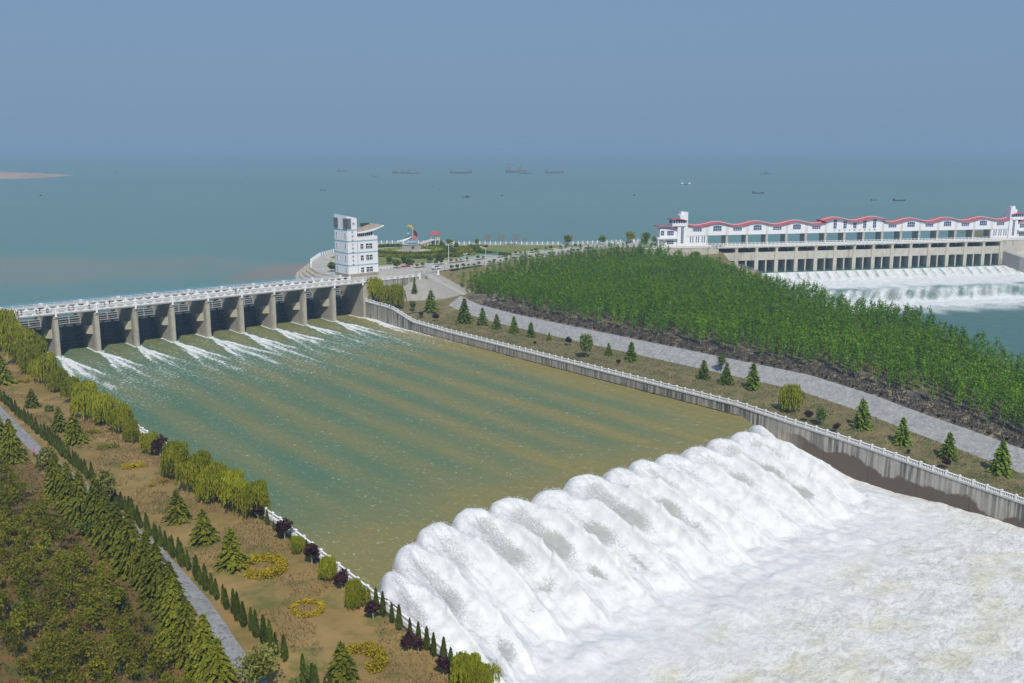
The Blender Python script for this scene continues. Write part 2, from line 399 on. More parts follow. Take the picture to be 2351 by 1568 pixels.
# veins of foam over grey-green water in the lower river
w1 = n.new('ShaderNodeTexNoise'); w1.inputs['Scale'].default_value = 0.34; w1.inputs['Detail'].default_value = 10; w1.inputs['Roughness'].default_value = 0.72; w1.inputs['Distortion'].default_value = 1.2
l.new(pos(n, l, (0.8, 1.5, 1)), w1.inputs['Vector'])
def ridge(sc, dist, wd, det):
    w_ = n.new('ShaderNodeTexNoise'); w_.inputs['Scale'].default_value = sc; w_.inputs['Detail'].default_value = det; w_.inputs['Roughness'].default_value = 0.6; w_.inputs['Distortion'].default_value = dist
    l.new(pos(n, l, (0.75, 1.5, 1)), w_.inputs['Vector'])
    a_ = mth(n, l, 'ABSOLUTE', mth(n, l, 'SUBTRACT', w_.outputs['Fac'], 0.5))
    return ramp(n, l, a_, [(0.0, 1.0), (wd, 0.35), (wd * 3.5, 0.0)])
vein = mth(n, l, 'ADD', mth(n, l, 'MULTIPLY', mth(n, l, 'MAXIMUM', ridge(0.13, 2.6, 0.022, 5), ridge(0.40, 1.8, 0.03, 4)), 0.62), mth(n, l, 'MULTIPLY', ramp(n, l, w1.outputs['Fac'], [(0.35, 0.0), (0.6, 1.0)]), 0.55), True)
riv = mix(n, l, vein, (0.40, 0.395, 0.36), (0.74, 0.735, 0.72))
bei = ramp(n, l, noise(n, l, pos(n, l, (1, 1.6, 1)), 0.07, 6, 0.62), [(0.50, 0.0), (0.66, 0.8)])
riv = mix(n, l, bei, riv, mix(n, l, vein, (0.40, 0.37, 0.25), (0.66, 0.62, 0.50)))
col = mix(n, l, attr(n, 'river'), col, riv)
l.new(col, b.inputs['Base Color']); b.inputs['Roughness'].default_value = 0.75; b.inputs['Specular IOR Level'].default_value = 0.2
b.inputs['Subsurface Weight'].default_value = 0.0
bump(n, l, b, mth(n, l, 'ADD', fine, mth(n, l, 'MULTIPLY', fib, 0.3)), 0.45, 0.25)
LOBE = 9.25
Vf = np.concatenate([np.arange(186, 250, 0.34), np.arange(250, 380, 0.7)])
U = np.arange(U_L - 0.3, U_R + 0.31, 0.34)
UU, VV = np.meshgrid(U, Vf)
wob = 1.6 * fbm(UU * 0.05, VV * 0.0 + 3.3, 2) + 0.35 * fbm(UU * .1, VV * .12, 2)
def lobe_at(uu, wb): return ((uu + wb + 4.0) / LOBE) % 1.0 - 0.5, np.floor((uu + wb + 4.0) / LOBE)
q, iq = lobe_at(UU, wob)
L = np.sqrt(np.clip(1 - (2 * q) ** 2, 0, 1))
rnd = np.sin(iq * 12.99 + 1.0) * 43758.5; rnd = rnd - np.floor(rnd)
rnd2 = np.sin(iq * 78.23 + 2.0) * 12543.1; rnd2 = rnd2 - np.floor(rnd2)
SL = sst(110.5, 117.0, UU)                     # beside the right wall the flow slides down without a jump
front = FRONT(UU) - (4.6 * L + 1.5 * (rnd - .5)) * (1 - SL) + 0.30 * fbm(UU * .5, VV * .5, 3)
s = VV - front
zc = 0.1 + 2.5 * L ** 0.75 + 0.7 * rnd - 1.0 * sst(55, 108, UU)
rise = np.clip(s / 3.2, 0, 1)
up = -0.8 + (zc + 0.8) * np.sqrt(np.clip(1 - (1 - rise) ** 2, 0, 1))
fallL = 33.0 - 11.0 * np.exp(-((UU - U_R) / 9.0) ** 2) + 3 * (rnd2 - .5)
t = np.clip((s - 3.2) / (fallL - 3.2), 0, 1)
low = -8.0 + 0.45 * fbm(UU * 0.035, VV * 0.035, 3) + 0.30 * fbm(UU * 0.12, VV * 0.16, 3)
Zw = np.where(s < 3.2, up, zc + (low - zc) * (0.35 * t + 0.65 * t ** 2) ** 0.95)
mid_ = sst(3.5, 9, s) * (1 - sst(20, 32, s))
Zw += mid_ * (2.6 * (1 - L) ** 1.1 * (0.7 + 0.6 * rnd2) - 1.5 * L * (0.6 + .6 * rnd))
Zw += sst(0.2, 3, s) * (1 - 0.55 * sst(30, 46, s)) * (0.15 * billow(UU * 0.42, VV * 0.22, 4, 0.55)) + 0.05 * sst(0.5, 3, s) * fbm(UU * 2.3, VV * 2.3, 2)
Zw += sst(1.5, 6, s) * (1 - sst(30, 44, s)) * (0.16 * fbm((UU + 0.15 * VV) * 1.5, VV * 0.16, 3) + 0.30 * fbm(UU * 0.5 + 4, VV * 0.09, 2))
Zw += 0.9 * sst(20, 30, s) * (1 - sst(38, 52, s)) * np.clip(fbm(UU * 0.10, VV * 0.09, 3) + 0.1, 0, 1)
Zw += 1.3 * np.exp(-((UU - 113) / 7) ** 2 - ((VV - 236) / 6) ** 2)
Zs = np.interp(VV, [186, 190, 194, 199, 205, 211, 217, 225, 230], [-.05, -.1, -1.2, -2.9, -3.6, -4.7, -6.4, -8.3, -8.0]) + 0.12 * billow(UU * .3, VV * .25, 3) * sst(190, 197, VV) + (VV > 225) * (low + 8.0)
Zw = np.where(s < 0, -0.8 + 0 * Zw, Zw)
Zw = Zw * (1 - SL) + Zs * SL
river = sst(34, 60, s + 7 * fbm(UU * .06, VV * .06, 3))
lace = np.exp(-(q / 0.34) ** 4) * sst(3.2, 6.5, s) * (1 - sst(11 + 5 * rnd2, 20 + 5 * rnd2, s))
thin = (0.13 * sst(3, 8, s) * (1 - sst(26, 40, s)) + 0.44 * lace * (0.75 + 0.4 * rnd) + 0.30 * L ** 2 * sst(12, 18, s) * (1 - sst(24, 34, s)) * (rnd2 > .35)
        + 0.50 * np.clip(fbm(UU * 0.16, VV * 0.09, 3) + 0.05, 0, 1) * sst(20, 27, s) * (1 - sst(36, 48, s)))  # thin water, plus shadowed patches near the foot painted into the colour
silt = 0.40 * sst(90, 110, UU) * (1 - 0.5 * river) + 0.35 * SL * (1 - sst(205, 222, VV)) + 0.22 * (rnd > 0.78) * (1 - sst(14, 24, s)) + 0.30 * river
grid('white_water', U, Vf, Zw, M['white_water'], dict(thin=thin, silt=silt, river=river), skip=(s < -1.5))
tag(bpy.data.objects['white_water'], 'white foaming water thrown up in scallops and churning in the lower river', kind='structure')
def zwhite(uu, vv):
    j = np.clip(((uu - U[0]) / 0.34).astype(int), 0, len(U) - 1); i = np.clip(np.searchsorted(Vf, vv), 0, len(Vf) - 1); return Zw[i, j]
# drops flying off the scallops
rg = np.random.default_rng(11)
N = 14000
du_ = rg.uniform(U_L, U_R, N); ss = 0.8 + rg.gamma(1.4, 4.0, N)
du_ = du_ * 0.895 + 0.0; wb_ = 1.6 * fbm(du_ * 0.05, du_ * 0.0 + 3.3, 2); qi, _i = lobe_at(du_, wb_)
vv = FRONT(du_) - 3.0 * np.sqrt(np.clip(1 - (2 * qi) ** 2, 0, 1)) + ss
zz = zwhite(du_, vv) + rg.gamma(1.2, 0.16, N) * (0.4 + 0.8 * np.exp(-ss / 12))
ok = (zz > -7.5); du_, vv, zz = du_[ok], vv[ok], zz[ok]; N = len(du_)
sz = rg.uniform(0.03, 0.09, N)
tet = np.array([[1, 1, 1], [1, -1, -1], [-1, 1, -1], [-1, -1, 1]], float) * 0.7
P = np.stack([du_, -vv, zz], -1)[:, None, :] + tet[None] * sz[:, None, None]
Fq = np.array([[0, 1, 2], [0, 3, 1], [0, 2, 3], [1, 3, 2]])[None] + (np.arange(N) * 4)[:, None, None]
M['spray'] = plain('spray', (0.86, 0.87, 0.88), 0.8, 0.02)
tag(link('spray', mesh('spray', P.reshape(-1, 3), Fq.reshape(-1, 3), M['spray'])), 'fine white drops flying off the scalloped falling water', kind='stuff')

# north channel below the far dam
S = np.arange(20, 300, 0.9); Wd = np.concatenate([np.arange(-4, 100, 0.7), np.arange(100, 420, 2.5)])
SS, WW = np.meshgrid(S, Wd)
zc = np.interp(WW, [-4, 0, 3, 17, 24, 52, 58, 68, 75, 80, 400], [0.6, 0.45, 0.2, -2.9, -3.3, -3.0, -3.2, -5.2, -6.5, -6.2, -6.4])
br = np.cos((SS - 52 + 0.35 * WW) / 6.1 * 2 * np.pi)
zc += (0.45 * br + 0.25 * fbm(SS * .5, WW * .08, 3)) * sst(2, 6, WW) * (1 - sst(14, 22, WW)) + 0.30 * fbm(SS * 0.12 , WW * 0.12, 4) * sst(14, 24, WW) * (1 - 0.6 * sst(90, 120, WW))
zc += 0.55 * fbm((SS + .5 * WW) * 0.10, WW * 0.02, 3) * sst(50, 60, WW) * (1 - sst(72, 80, WW))
foamN = 1.15 * sst(1, 3, WW) * (1 - sst(24, 62, WW + 8 * fbm(SS * .08, WW * .05, 3)))
foamN -= 0.62 * np.clip(br + 0.5 * fbm((SS + .35 * WW) * .4, WW * .05, 3), 0, 1) * sst(2, 5, WW) * (1 - sst(13, 20, WW))
foamN += (0.48 + 0.50 * np.clip(fbm((SS + .8 * WW) * 0.20, WW * 0.02, 4), -0.4, 1)) * sst(46, 58, WW) * (1 - sst(72, 78, WW))
foamN += 1.5 * np.exp(-((WW - 80 - 3 * fbm(SS * .1, SS * 0, 3)) / 7.5) ** 2) + 0.65 * np.exp(-((WW - 96 - 8 * fbm(SS * .05, SS * 0 + 4, 3)) / 12) ** 2)
foamN += 0.25 * np.exp(-((WW - 42) / 14) ** 2) + 0.10
siltN = 0.75 * sst(54, 60, WW) * (1 - sst(74, 78, WW)) * np.clip(0.6 + fbm((SS + .6 * WW) * 0.08, WW * 0.04, 3), 0, 1) * (1 - sst(150, 215, SS))
X = F0X + FDX * SS + FNX * WW; Y = F0Y + FDY * SS + FNY * WW
grid('north_channel_water', X, -Y, zc, M['north_water'], dict(foam=foamN, silt=siltN))
tag(bpy.data.objects['north_channel_water'], 'foaming green water below the far red-roofed dam', kind='structure')
# ------------------------------------------------------------------ land
M['grass_right'] = mottled('bank_grass', (0.13, 0.115, 0.045), (0.215, 0.165, 0.085), 0.12, 0.95, (0.075, 0.10, 0.03), 0.35, 0.5, 0.15)
M['revet'] = mottled('stone_revetment', (0.22, 0.22, 0.225), (0.33, 0.33, 0.33), 0.5, 0.95, (0.40, 0.39, 0.37), 1.3, 0.7, 0.12)
M['burnt'] = mottled('burnt_grass', (0.055, 0.05, 0.05), (0.12, 0.105, 0.085), 0.25, 0.98, (0.30, 0.24, 0.14), 0.5, 0.6, 0.2)
M['floor'] = mottled('forest_floor', (0.10, 0.085, 0.05), (0.17, 0.14, 0.07), 0.2, 0.95, (0.07, 0.09, 0.03), 0.6, 0.5, 0.2)
M['lawn'] = mottled('park_lawn', (0.11, 0.16, 0.035), (0.20, 0.22, 0.06), 0.12, 0.95, (0.22, 0.18, 0.10), 0.4)
M['dry'] = mottled('dry_grass', (0.19, 0.130, 0.042), (0.31, 0.205, 0.075), 0.09, 0.95, (0.125, 0.125, 0.03), 0.22, 0.8, 0.18)
M['slope_left'] = mottled('hillside_soil', (0.12, 0.075, 0.024), (0.21, 0.115, 0.04), 0.13, 0.95, (0.085, 0.10, 0.025), 0.3, 0.8, 0.25)
M['shore'] = mottled('shore_stone', (0.38, 0.33, 0.26), (0.50, 0.44, 0.35), 0.3, 0.9, (0.28, 0.25, 0.21), 0.8, 0.4)
M['sand'] = mottled('sandbank', (0.30, 0.20, 0.15), (0.38, 0.30, 0.23), 0.01, 0.9, (0.30, 0.25, 0.20), 0.03)

TOE_U = lerp([-40, 28, 82, 154, 190, 209, 218, 229, 240, 250, 263, 330], [146, 144, 143.5, 144, 144.5, 142.5, 140.5, 138.5, 137, 135.5, 133.5, 125])
TOE_Z = lambda v: np.maximum(WTOP(v), -9) * 0 + np.interp(v, [-40, 20, 36, 60, 190, 204, 216, 228, 244, 263, 330], [6.8, 6.6, 3.9, 3.1, 3.0, 2.2, 1.5, 0.6, -0.6, -2.2, -4.5])
TOP_U = lambda v: TOE_U(v) + 6.0
TOP_Z = lambda v: TOE_Z(v) + 3.4
def band(name, ua, za, ub, zb, vs, nseg, mat, rough=0.0, label=None, ease=False):
    t = np.linspace(0, 1, nseg + 1)
    V = np.repeat(vs[:, None], nseg + 1, 1)
    Uq = ua(vs)[:, None] * (1 - t) + ub(vs)[:, None] * t
    Zq = za(vs)[:, None] * (1 - t) + zb(vs)[:, None] * t
    Zq = Zq + rough * fbm(Uq * 0.25, V * 0.25, 3) * np.minimum(1, 4 * np.minimum(t, 1 - t) + 0.0)
    o = grid(name, Uq, V, Zq, mat); return tag(o, label, kind='structure')
vs = np.arange(26, 345, 1.5)
band('bank_lawn', lambda v: v * 0 + U_R + 0.9, lambda v: WTOP(v) - 0.25, TOE_U, TOE_Z, vs, 16, M['grass_right'], 0.35, 'strip of worn grass between the right balustrade and the stone revetment')
band('stone_revetment', TOE_U, TOE_Z, TOP_U, TOP_Z, np.arange(24, 345, 1.5), 5, M['revet'], 0.10, 'long grey stone-pitched bank below the plantation')
B_U = lambda v: TOP_U(v) + 15.0
band('burnt_strip', TOP_U, lambda v: TOP_Z(v) - 0.02, B_U, lambda v: TOP_Z(v) + 0.6, np.arange(26, 345, 1.5), 12, M['burnt'], 0.5, 'blackened burnt grass along the top of the revetment')
# kerb along the top of the revetment
CREST = [(146, -2.5), (162, -10), (205, -15.5), (290, -30.5), (312, -24), (345, -3)]
def seg_dist(u, v, pts):
    d = np.full(u.shape, 1e9)
    for (a, b), (c, e) in zip(pts[:-1], pts[1:]):
        L2 = (c - a) ** 2 + (e - b) ** 2; t = np.clip(((u - a) * (c - a) + (v - b) * (e - b)) / L2, 0, 1)
        d = np.minimum(d, np.hypot(u - a - t * (c - a), v - b - t * (e - b)))
    return d
BANK_U = lerp([-30, 5, 20, 32, 45, 58, 87, 116, 152, 176, 200, 228, 300], [352, 345, 338, 324, 306, 291, 272, 260, 244, 237, 221, 203, 160])
def forest_z(u, v):
    base = TOP_Z(np.maximum(v, 36)) + 0.6 + 0.0 * u
    base = np.where(v < 36, 6.9 + 0 * u, base) + 0.35 * fbm(u * 0.06, v * 0.06, 3)
    z = np.maximum(base, 15.1 - np.clip(seg_dist(u, v, CREST) - 0.4, 0, 99) / 2.3)
    k = np.clip((u - BANK_U(v)) / 11.0, 0, 1.3)
    return z - k * (z + 9.0)
t = np.linspace(0, 1, 90); vs = np.arange(26, 335, 1.6)
Vq = np.repeat(vs[:, None], 90, 1); Uq = B_U(vs)[:, None] * (1 - t) + (BANK_U(vs)[:, None] + 13) * t
Zq = forest_z(Uq, Vq)
Zq[:, 0] = TOP_Z(np.maximum(vs, 36)) + 0.58
tag(grid('forest_floor', Uq, Vq, Zq, M['floor']), 'brown floor of the tree plantation', kind='structure')
vs = np.arange(-36, 27.1, 0.9); us = np.arange(U_R + 0.9, 356, 1.0); Uq, Vq = np.meshgrid(us, vs)
Zq = forest_z(Uq, Vq); low = np.where(Uq < 146, TOE_Z(Vq), 99)
far_top = seg_dist(Uq, Vq, CREST)
inside = (Vq < np.interp(Uq, [119, 146, 162, 205, 290, 312, 345, 356], [-1.2, -2.5, -10, -15.5, -30.5, -24, -3, 3]))
Zq = np.where(inside, 14.6, np.where(Uq < 146, np.maximum(np.minimum(6.6, TOE_Z(Vq)), 15.1 - np.clip(seg_dist(Uq, Vq, CREST) - .4, 0, 99) / 2.3), Zq))
tag(grid('embankment', us, vs, Zq, M['grass_right']), 'dry grassy embankment below the dam-top road', kind='structure')

# plateau with road and park
PLAT = [(119.2, -1.0), (146, -1.6), (162, -9.6), (205, -15), (290, -30), (306, -25), (304, -14), (345, 5.5), (349, 3), (353, -12), (348, -36), (338, -43), (312, -50), (285, -61), (240, -99), (222, -123), (206, -134), (192, -130), (175, -117), (150, -97), (134, -76), (124.5, -58), (119, -40), (118, -22), (119.2, -20)]
def flat(name, pts, z, mat, label=None, kind='structure'):
    bm = bmesh.new(); bm.faces.new([bm.verts.new((u, -v, z)) for u, v in pts]); bmesh.ops.recalc_face_normals(bm, faces=bm.faces)
    me = bpy.data.meshes.new(name); bm.to_mesh(me); bm.free(); me.materials.append(mat)
    return tag(link(name, me), label, kind=kind)
Z_P = 15.2
flat('road', PLAT, Z_P, M['asphalt'], 'pale concrete road and forecourt along the dam top')
flat('park_ground', [(146, -41), (178, -36), (212, -42), (284, -47), (312, -47.5), (285, -59), (240, -97), (222, -120), (206, -131), (192, -127), (176, -114), (152, -95), (146, -80)], Z_P + 0.05, M['paving'], 'pinkish paved park ground on the promontory')
flat('park_lawn', [(150, -43), (178, -38.5), (212, -45), (284, -49), (300, -50), (284, -57), (238, -94), (220, -116), (206, -127), (192, -122), (170, -106), (150, -86)], Z_P + 0.10, M['lawn'], 'patchy lawn of the promontory park')
sh = PLAT[8:]
n_ = len(sh); V = []; cen = np.array([230., -60.])
shp = np.array(sh, float)
tang = np.gradient(shp, axis=0); nor = np.stack([-tang[:, 1], tang[:, 0]], -1); nor /= np.linalg.norm(nor, axis=1)[:, None]
sgn = np.sign(((shp - cen) * nor).sum(1)); nor *= sgn[:, None]
for lv, (o_, z_) in enumerate([(0, 15.2), (0.3, 14.2), (1.6, 14.0), (1.9, 13.0), (3.2, 12.8), (3.5, 11.8), (4.8, 11.6), (5.1, 10.6), (6.4, 10.4), (8.5, 8.0)]):
    for p_, q_ in zip(shp, nor): V.append((p_[0] + q_[0] * o_, -(p_[1] + q_[1] * o_), z_))
F = [(r * n_ + i, r * n_ + i + 1, (r + 1) * n_ + i + 1, (r + 1) * n_ + i) for r in range(9) for i in range(n_ - 1)]
tag(link('shore_bank', mesh('shore_bank', V, F, M['shore'])), 'stepped pale stone shore round the promontory', kind='structure')
# land at the right end of the far dam
V = [FW(224, 0, 14.9), FW(900, 0, 14.9), FW(900, -60, 14.9), FW(236, -60, 14.9), FW(224, -20, 14.9)]
tag(link('far_bank_land', mesh('far_bank_land', V, [(0, 1, 2, 3, 4)], M['grass_right'])), 'level ground at the right end of the far dam', kind='structure')

# left bank: garden, path, hillside
PATH_U = lerp([-40, 70, 115, 150, 187, 208, 226, 260, 345], [-33.5, -34.0, -34.6, -33.6, -32.9, -34.0, -36.2, -39, -46])
def left_z(u, v):
    g = np.interp(v, [-40, 20, 36, 60, 190, 204, 216, 228, 244, 263, 345], [7.0, 6.6, 4.4, 3.2, 2.9, 2.2, 1.6, 0.8, -0.2, -1.2, -2.2])
    g2 = np.interp(v, [-40, 20, 60, 190, 230, 260, 345], [7.0, 6.4, 4.2, 3.0, 2.4, 2.2, 2.0])
    t = sst(-14, -30, u); z = g * (1 - t) + g2 * t
    hill = np.clip(PATH_U(v) - 4.0 - u, 0, 300)
    return z + 0.22 * hill * sst(0, 10, hill) + 0.25 * fbm(u * 0.09, v * 0.09, 3) * sst(-12, -15, u) * (1 - 0.7 * np.exp(-((u - PATH_U(v)) / 4) ** 2)) + 0.5 * fbm(u * 0.05, v * 0.05, 4) * sst(2, 12, hill)
us = np.concatenate([np.arange(-190, -40, 1.6), np.arange(-40, U_L - 0.7, 0.8), [U_L - 0.85]]); vs = np.arange(-36, 350, 1.3)
Uq, Vq = np.meshgrid(us, vs); Zq = left_z(Uq, Vq); Zq = np.where((Uq > U_L - 1.2), WTOP(Vq) - 0.3, Zq)
mi = ((Uq + 0.5 < PATH_U(Vq) - 3.0)[:-1, :-1]).astype(int).reshape(-1)
og = grid('garden_ground', us, vs, Zq, [M['dry'], M['slope_left']]); og.data.polygons.foreach_set('material_index', mi.astype(np.int32)); og.data.update()
tag(og, 'dry tan grass of the left bank garden and hillside', kind='structure')
vs = np.arange(-30, 330, 1.2); t = np.linspace(0, 1, 6)
wdt = 2.6 + 0.25 * fbm(vs * .1, vs * 0, 2)
Uq = PATH_U(vs)[:, None] + (t[None] - 0.5) * wdt[:, None]; Vq = np.repeat(vs[:, None], 6, 1)
tag(grid('garden_path', Uq, Vq, left_z(Uq, Vq) + 0.12, M['brick_road']), 'narrow grey path running down the left bank', kind='structure')
def gz(u, v):                            # ground height anywhere on land
    a = lambda x: np.atleast_1d(np.asarray(x, float))
    u, v = float(u), float(v)
    if u < 0: return float(left_z(a(u), a(v))[0])
    if v < np.interp(u, [119, 146, 162, 205, 290, 312, 345, 356], [-1.2, -2.5, -10, -15.5, -30.5, -24, -3, 3]): return Z_P
    if u < TOE_U(v): 
        t = (u - U_R) / (TOE_U(v) - U_R); z = (WTOP(v) - 0.25) * (1 - t) + TOE_Z(v) * t
        return float(max(z, 15.1 - max(0, float(seg_dist(a(u), a(v), CREST)[0]) - .4) / 2.3)) if v < 30 else float(z)
    if u < TOP_U(v) and v > 30: return float(TOE_Z(v) + 3.4 * (u - TOE_U(v)) / 6.0)
    if u < B_U(v) and v > 26: return float(TOP_Z(v) + 0.3)
    return float(forest_z(a(u), a(v))[0])
def on_land(x, y):                       # sight line met with the land: returns (u, v, z)
    z = 4.0
    for _ in range(25):
        P = at(x, y, z); z2 = gz(P[0], -P[1]); z = z + 0.6 * (z2 - z)
    return P[0], -P[1], z2
# island and spits far out in the reservoir
def island(name, cx, cy, rx, ry, rz, h, label):
    u = np.linspace(-1, 1, 60); A, B = np.meshgrid(u, u); r = np.hypot(A, B) + 0.25 * fbm(A * 2 + cx, B * 2, 4)
    Zi = R_Z - 0.6 + h * np.clip(1.0 - r, -0.3, 1) ** 1.0 * (1 + 0.4 * fbm(A * 5, B * 5, 3)); Zi = np.where(r > 0.98, R_Z - 1.0, Zi)
    c_, s_ = math.cos(rz), math.sin(rz)
    X = cx + A * rx * c_ - B * ry * s_; Y = cy + A * rx * s_ + B * ry * c_
    return tag(grid(name, X, -Y, Zi, M['sand'], skip=None), label, kind='structure')
pA = at(-30, 406, R_Z); island('sandbank', pA[0], pA[1], 150, 170, math.radians(-40), 12, 'pinkish sandbank far out at the left edge of the reservoir')

# ------------------------------------------------------------------ the spillway dam
dam = empty('spillway_dam', (0, 0, 0), 0, 'grey concrete spillway dam with tall piers and a narrow road deck across the chute', 'dam')
def ordn(i): return ['first', 'second', 'third', 'fourth', 'fifth', 'sixth', 'seventh', 'eighth', 'ninth', 'tenth', 'eleventh', 'twelfth', 'thirteenth', 'fourteenth', 'fifteenth', 'sixteenth', 'seventeenth', 'eighteenth', 'nineteenth', 'twentieth', 'twenty-first', 'twenty-second', 'twenty-third', 'twenty-fourth', 'twenty-fifth', 'twenty-sixth', 'twenty-seventh', 'twenty-eighth', 'twenty-ninth', 'thirtieth'][i]
pm = MB()
def loft(mb, lo, z0, hi, z1):
    n = len(lo); V = [(x, y, z0) for x, y in lo] + [(x, y, z1) for x, y in hi]
    mb.add(V, [tuple(range(n))[::-1], tuple(range(n, 2 * n))] + [(i, (i + 1) % n, n + (i + 1) % n, n + i) for i in range(n)])
lo = [(-0.95, 20), (-0.95, 1.3), (-0.75, 0.3), (-0.38, -0.35), (0.38, -0.35), (0.75, 0.3), (0.95, 1.3), (0.95, 20)]
hi = [(-0.95, 20), (-0.95, 1.3), (-0.85, 0.5), (-0.62, 0.05), (0.62, 0.05), (0.85, 0.5), (0.95, 1.3), (0.95, 20)]
loft(pm, lo, -3, hi, 13.0)
loft(pm, [(x * 1.0, y) for x, y in hi], 13.0, [(x * 1.12, y - 0.15 if y < 5 else y) for x, y in hi], 13.3)
loft(pm, [(x * 1.12, y - 0.15 if y < 5 else y) for x, y in hi], 13.3, [(x * 1.12, y - 0.15 if y < 5 else y) for x, y in hi], 14.45)
pm.box(-0.9, 0.9, 20.0, 27, -3, 15.0)
for sx in (-1, 1):                              # guide slots beside the gates
    pm.box(min(sx * 0.95, sx * 1.45), max(sx * 0.95, sx * 1.45), 17.6, 18.8, -2, 14.3)
    pm.box(min(sx * 0.95, sx * 1.3), max(sx * 0.95, sx * 1.3), 20.0, 21.2, -2, 14.3)
pier_me = pm.obj('pier', M['pier'], dam, (0, 0, 0)).data
tb = MB()
def trunnion(sx):
    t = MB()
    poly = [(0.9, 2.6), (2.3, 5.6), (2.3, 7.8), (0.9, 9.6)]
    V = [(sx * x, y, 5.6 + 0.10 * (9.6 - y)) for x, y in poly] + [(sx * x, y, 9.4 - 0.16 * (y - 2.6)) for x, y in poly]
    return t.add(V, [(3, 2, 1, 0), (4, 5, 6, 7), (0, 1, 5, 4), (1, 2, 6, 5), (2, 3, 7, 6), (3, 0, 4, 7)])
M['block'] = plain('trunnion_concrete', (0.50, 0.46, 0.36), 0.85)
tl = trunnion(-1).me('trunnion_block', M['block']); tr_ = trunnion(1).me('trunnion_block', M['block'])
first = bpy.data.objects['pier']
for i in range(0, 9):
    p = first if i == 0 else link('pier', pier_me, dam)
    p.location = (i * BAY, 0, 0)
    for me in (tl, tr_): link('trunnion_block', me, p)
for (x0, x1) in ((-17, -12.15), (118.1, 121.2)):
    link('abutment', MB().box(x0, x1, -0.4 if x0 < 0 else 0.0, 27, -3, 14.45).me('abutment', M['pier']), dam)
# deck spans
for i in range(-5, 10):
    x0, x1 = i * BAY + 0.02, (i + 1) * BAY - 0.02
    if i == 9: x1 = 119.15
    d = MB(); d.box(x0, x1, -0.55, 10.6, 14.75, 15.2); d.box(x0, x1, -0.1, 0.55, 14.46, 14.75)
    for y in (3.3, 6.6): d.box(x0, x1, y, y + 0.5, 14.46, 14.75)
    d.box(x0, x1, 9.6, 10.1, 14.46, 14.75)
    d.obj('deck_span', M['deck'], dam)
    e = MB(); e.box(x0, x1, 16.9, 20.4, 14.8, 15.3);  e.obj('hoist_platform', M['deck'], dam)
# scalloped parapets
def scallop(w=3.02, h=1.16, th=0.16, n=14):
    mb = MB(); xs = np.linspace(-w / 2, w / 2, n + 1)
    def yb(x):
        a = w / 2 - 0.16
        return h - 0.10 if abs(x) > a else 0.16 + (h - 0.26) * (1 - math.sqrt(max(0, 1 - (x / a) ** 2)))
    top = [(x, yb(x)) for x in xs]
    V = []; 
    for y in (-th / 2, th / 2):
        V += [(x, y, 0.0) for x in xs] + [(x, y, z) for x, z in top]
    n1 = n + 1; F = []
    for i in range(n):
        F += [(i, i + 1, n1 + i + 1, n1 + i), (2 * n1 + i + 1, 2 * n1 + i, 3 * n1 + i, 3 * n1 + i + 1), (n1 + i, n1 + i + 1, 3 * n1 + i + 1, 3 * n1 + i), (i + 1, i, 2 * n1 + i, 2 * n1 + i + 1)]
    mb.add(V, F); mb.box(-w / 2, w / 2, -th / 2 - 0.02, th / 2 + 0.02, h - 0.10, h + 0.02)
    mb.prism([(-w / 2 - 0.01, 0), (-w / 2 - 0.01, h + 0.22), (-w / 2 + 0.12, h + 0.02), (-w / 2 + 0.12, 0)], 1, -th / 2 - 0.05, th / 2 + 0.05)
    # inner web of the half-moon
    return mb
sc_me = scallop().me('scalloped_panel', M['white_rail'])
pil = MB().box(-0.32, 0.32, -0.26, 0.22, -1.25, 1.42); pil.box(-0.40, 0.40, -0.32, 0.28, 1.42, 1.56); pil_me = pil.me('pilaster', M['white_rail'])
def parapet(y, i0, i1, label, x_end=None):
    t = empty('scalloped_parapet', (0, y, 15.2), 0, label, 'parapet', 'white scalloped parapets of the dam road')
    for i in range(i0, i1 + 1):
        link('pilaster', pil_me, t, (i * BAY, 0, 0))
        if i < i1:
            for j in range(4): link('scalloped_panel', sc_me, t, (i * BAY + 0.36 + 3.08 * (j + 0.5) + 0.03, 0, 0))
    return t
pp = parapet(-0.33, -4, 9, 'white scalloped parapet on the downstream edge of the dam road')
x = 9 * BAY + 0.36
for j in range(11):                                                       # runs on past the abutment, turning with the forecourt edge
    link('scalloped_panel', sc_me, pp, (x + 3.05 * (j + .5), 0.02, 0)) if j < 9 else None
link('pilaster', pil_me, pp, (x + 3.05 * 9 + 0.3, 0.02, 0))
parapet(10.25, -4, 9, 'white scalloped parapet on the upstream edge of the dam road')
# light fences of the hoist platform
def rail_fence(name, pts, h, bars, m, label, cat, step=3.2, r=0.035, rp=0.05, group=None):
    t = empty(name, pts[0], 0, label, cat, group); o = Vector(pts[0])
    for a, b in zip(pts[:-1], pts[1:]):
        a = Vector(a) - o; b = Vector(b) - o; L = (b - a).length; n = max(1, round(L / step))
        for k in bars: MB().bar(a + Vector((0, 0, h * k)), b + Vector((0, 0, h * k)), r).obj('rail', m, t)
        pme = MB().box(-rp, rp, -rp, rp, 0, h + 0.05).me('post', m)
        for i in range(n + 1): link('post', pme, t, a + (b - a) * (i / n))
    return t
rail_fence('hoist_fence', [(-52, 17.1, 15.3), (116, 17.1, 15.3)], 0.95, (1.0, 0.5), M['white_rail'], 'thin white rail along the front of the hoist platform', 'railing', 3.28, 0.05, 0.07)
rail_fence('blue_fence', [(-52, 20.2, 15.3), (116, 20.2, 15.3)], 1.25, (1.0, 0.75, 0.5, 0.25), M['blue'], 'pale blue railing along the reservoir side of the dam', 'railing', 3.28, 0.05, 0.05)
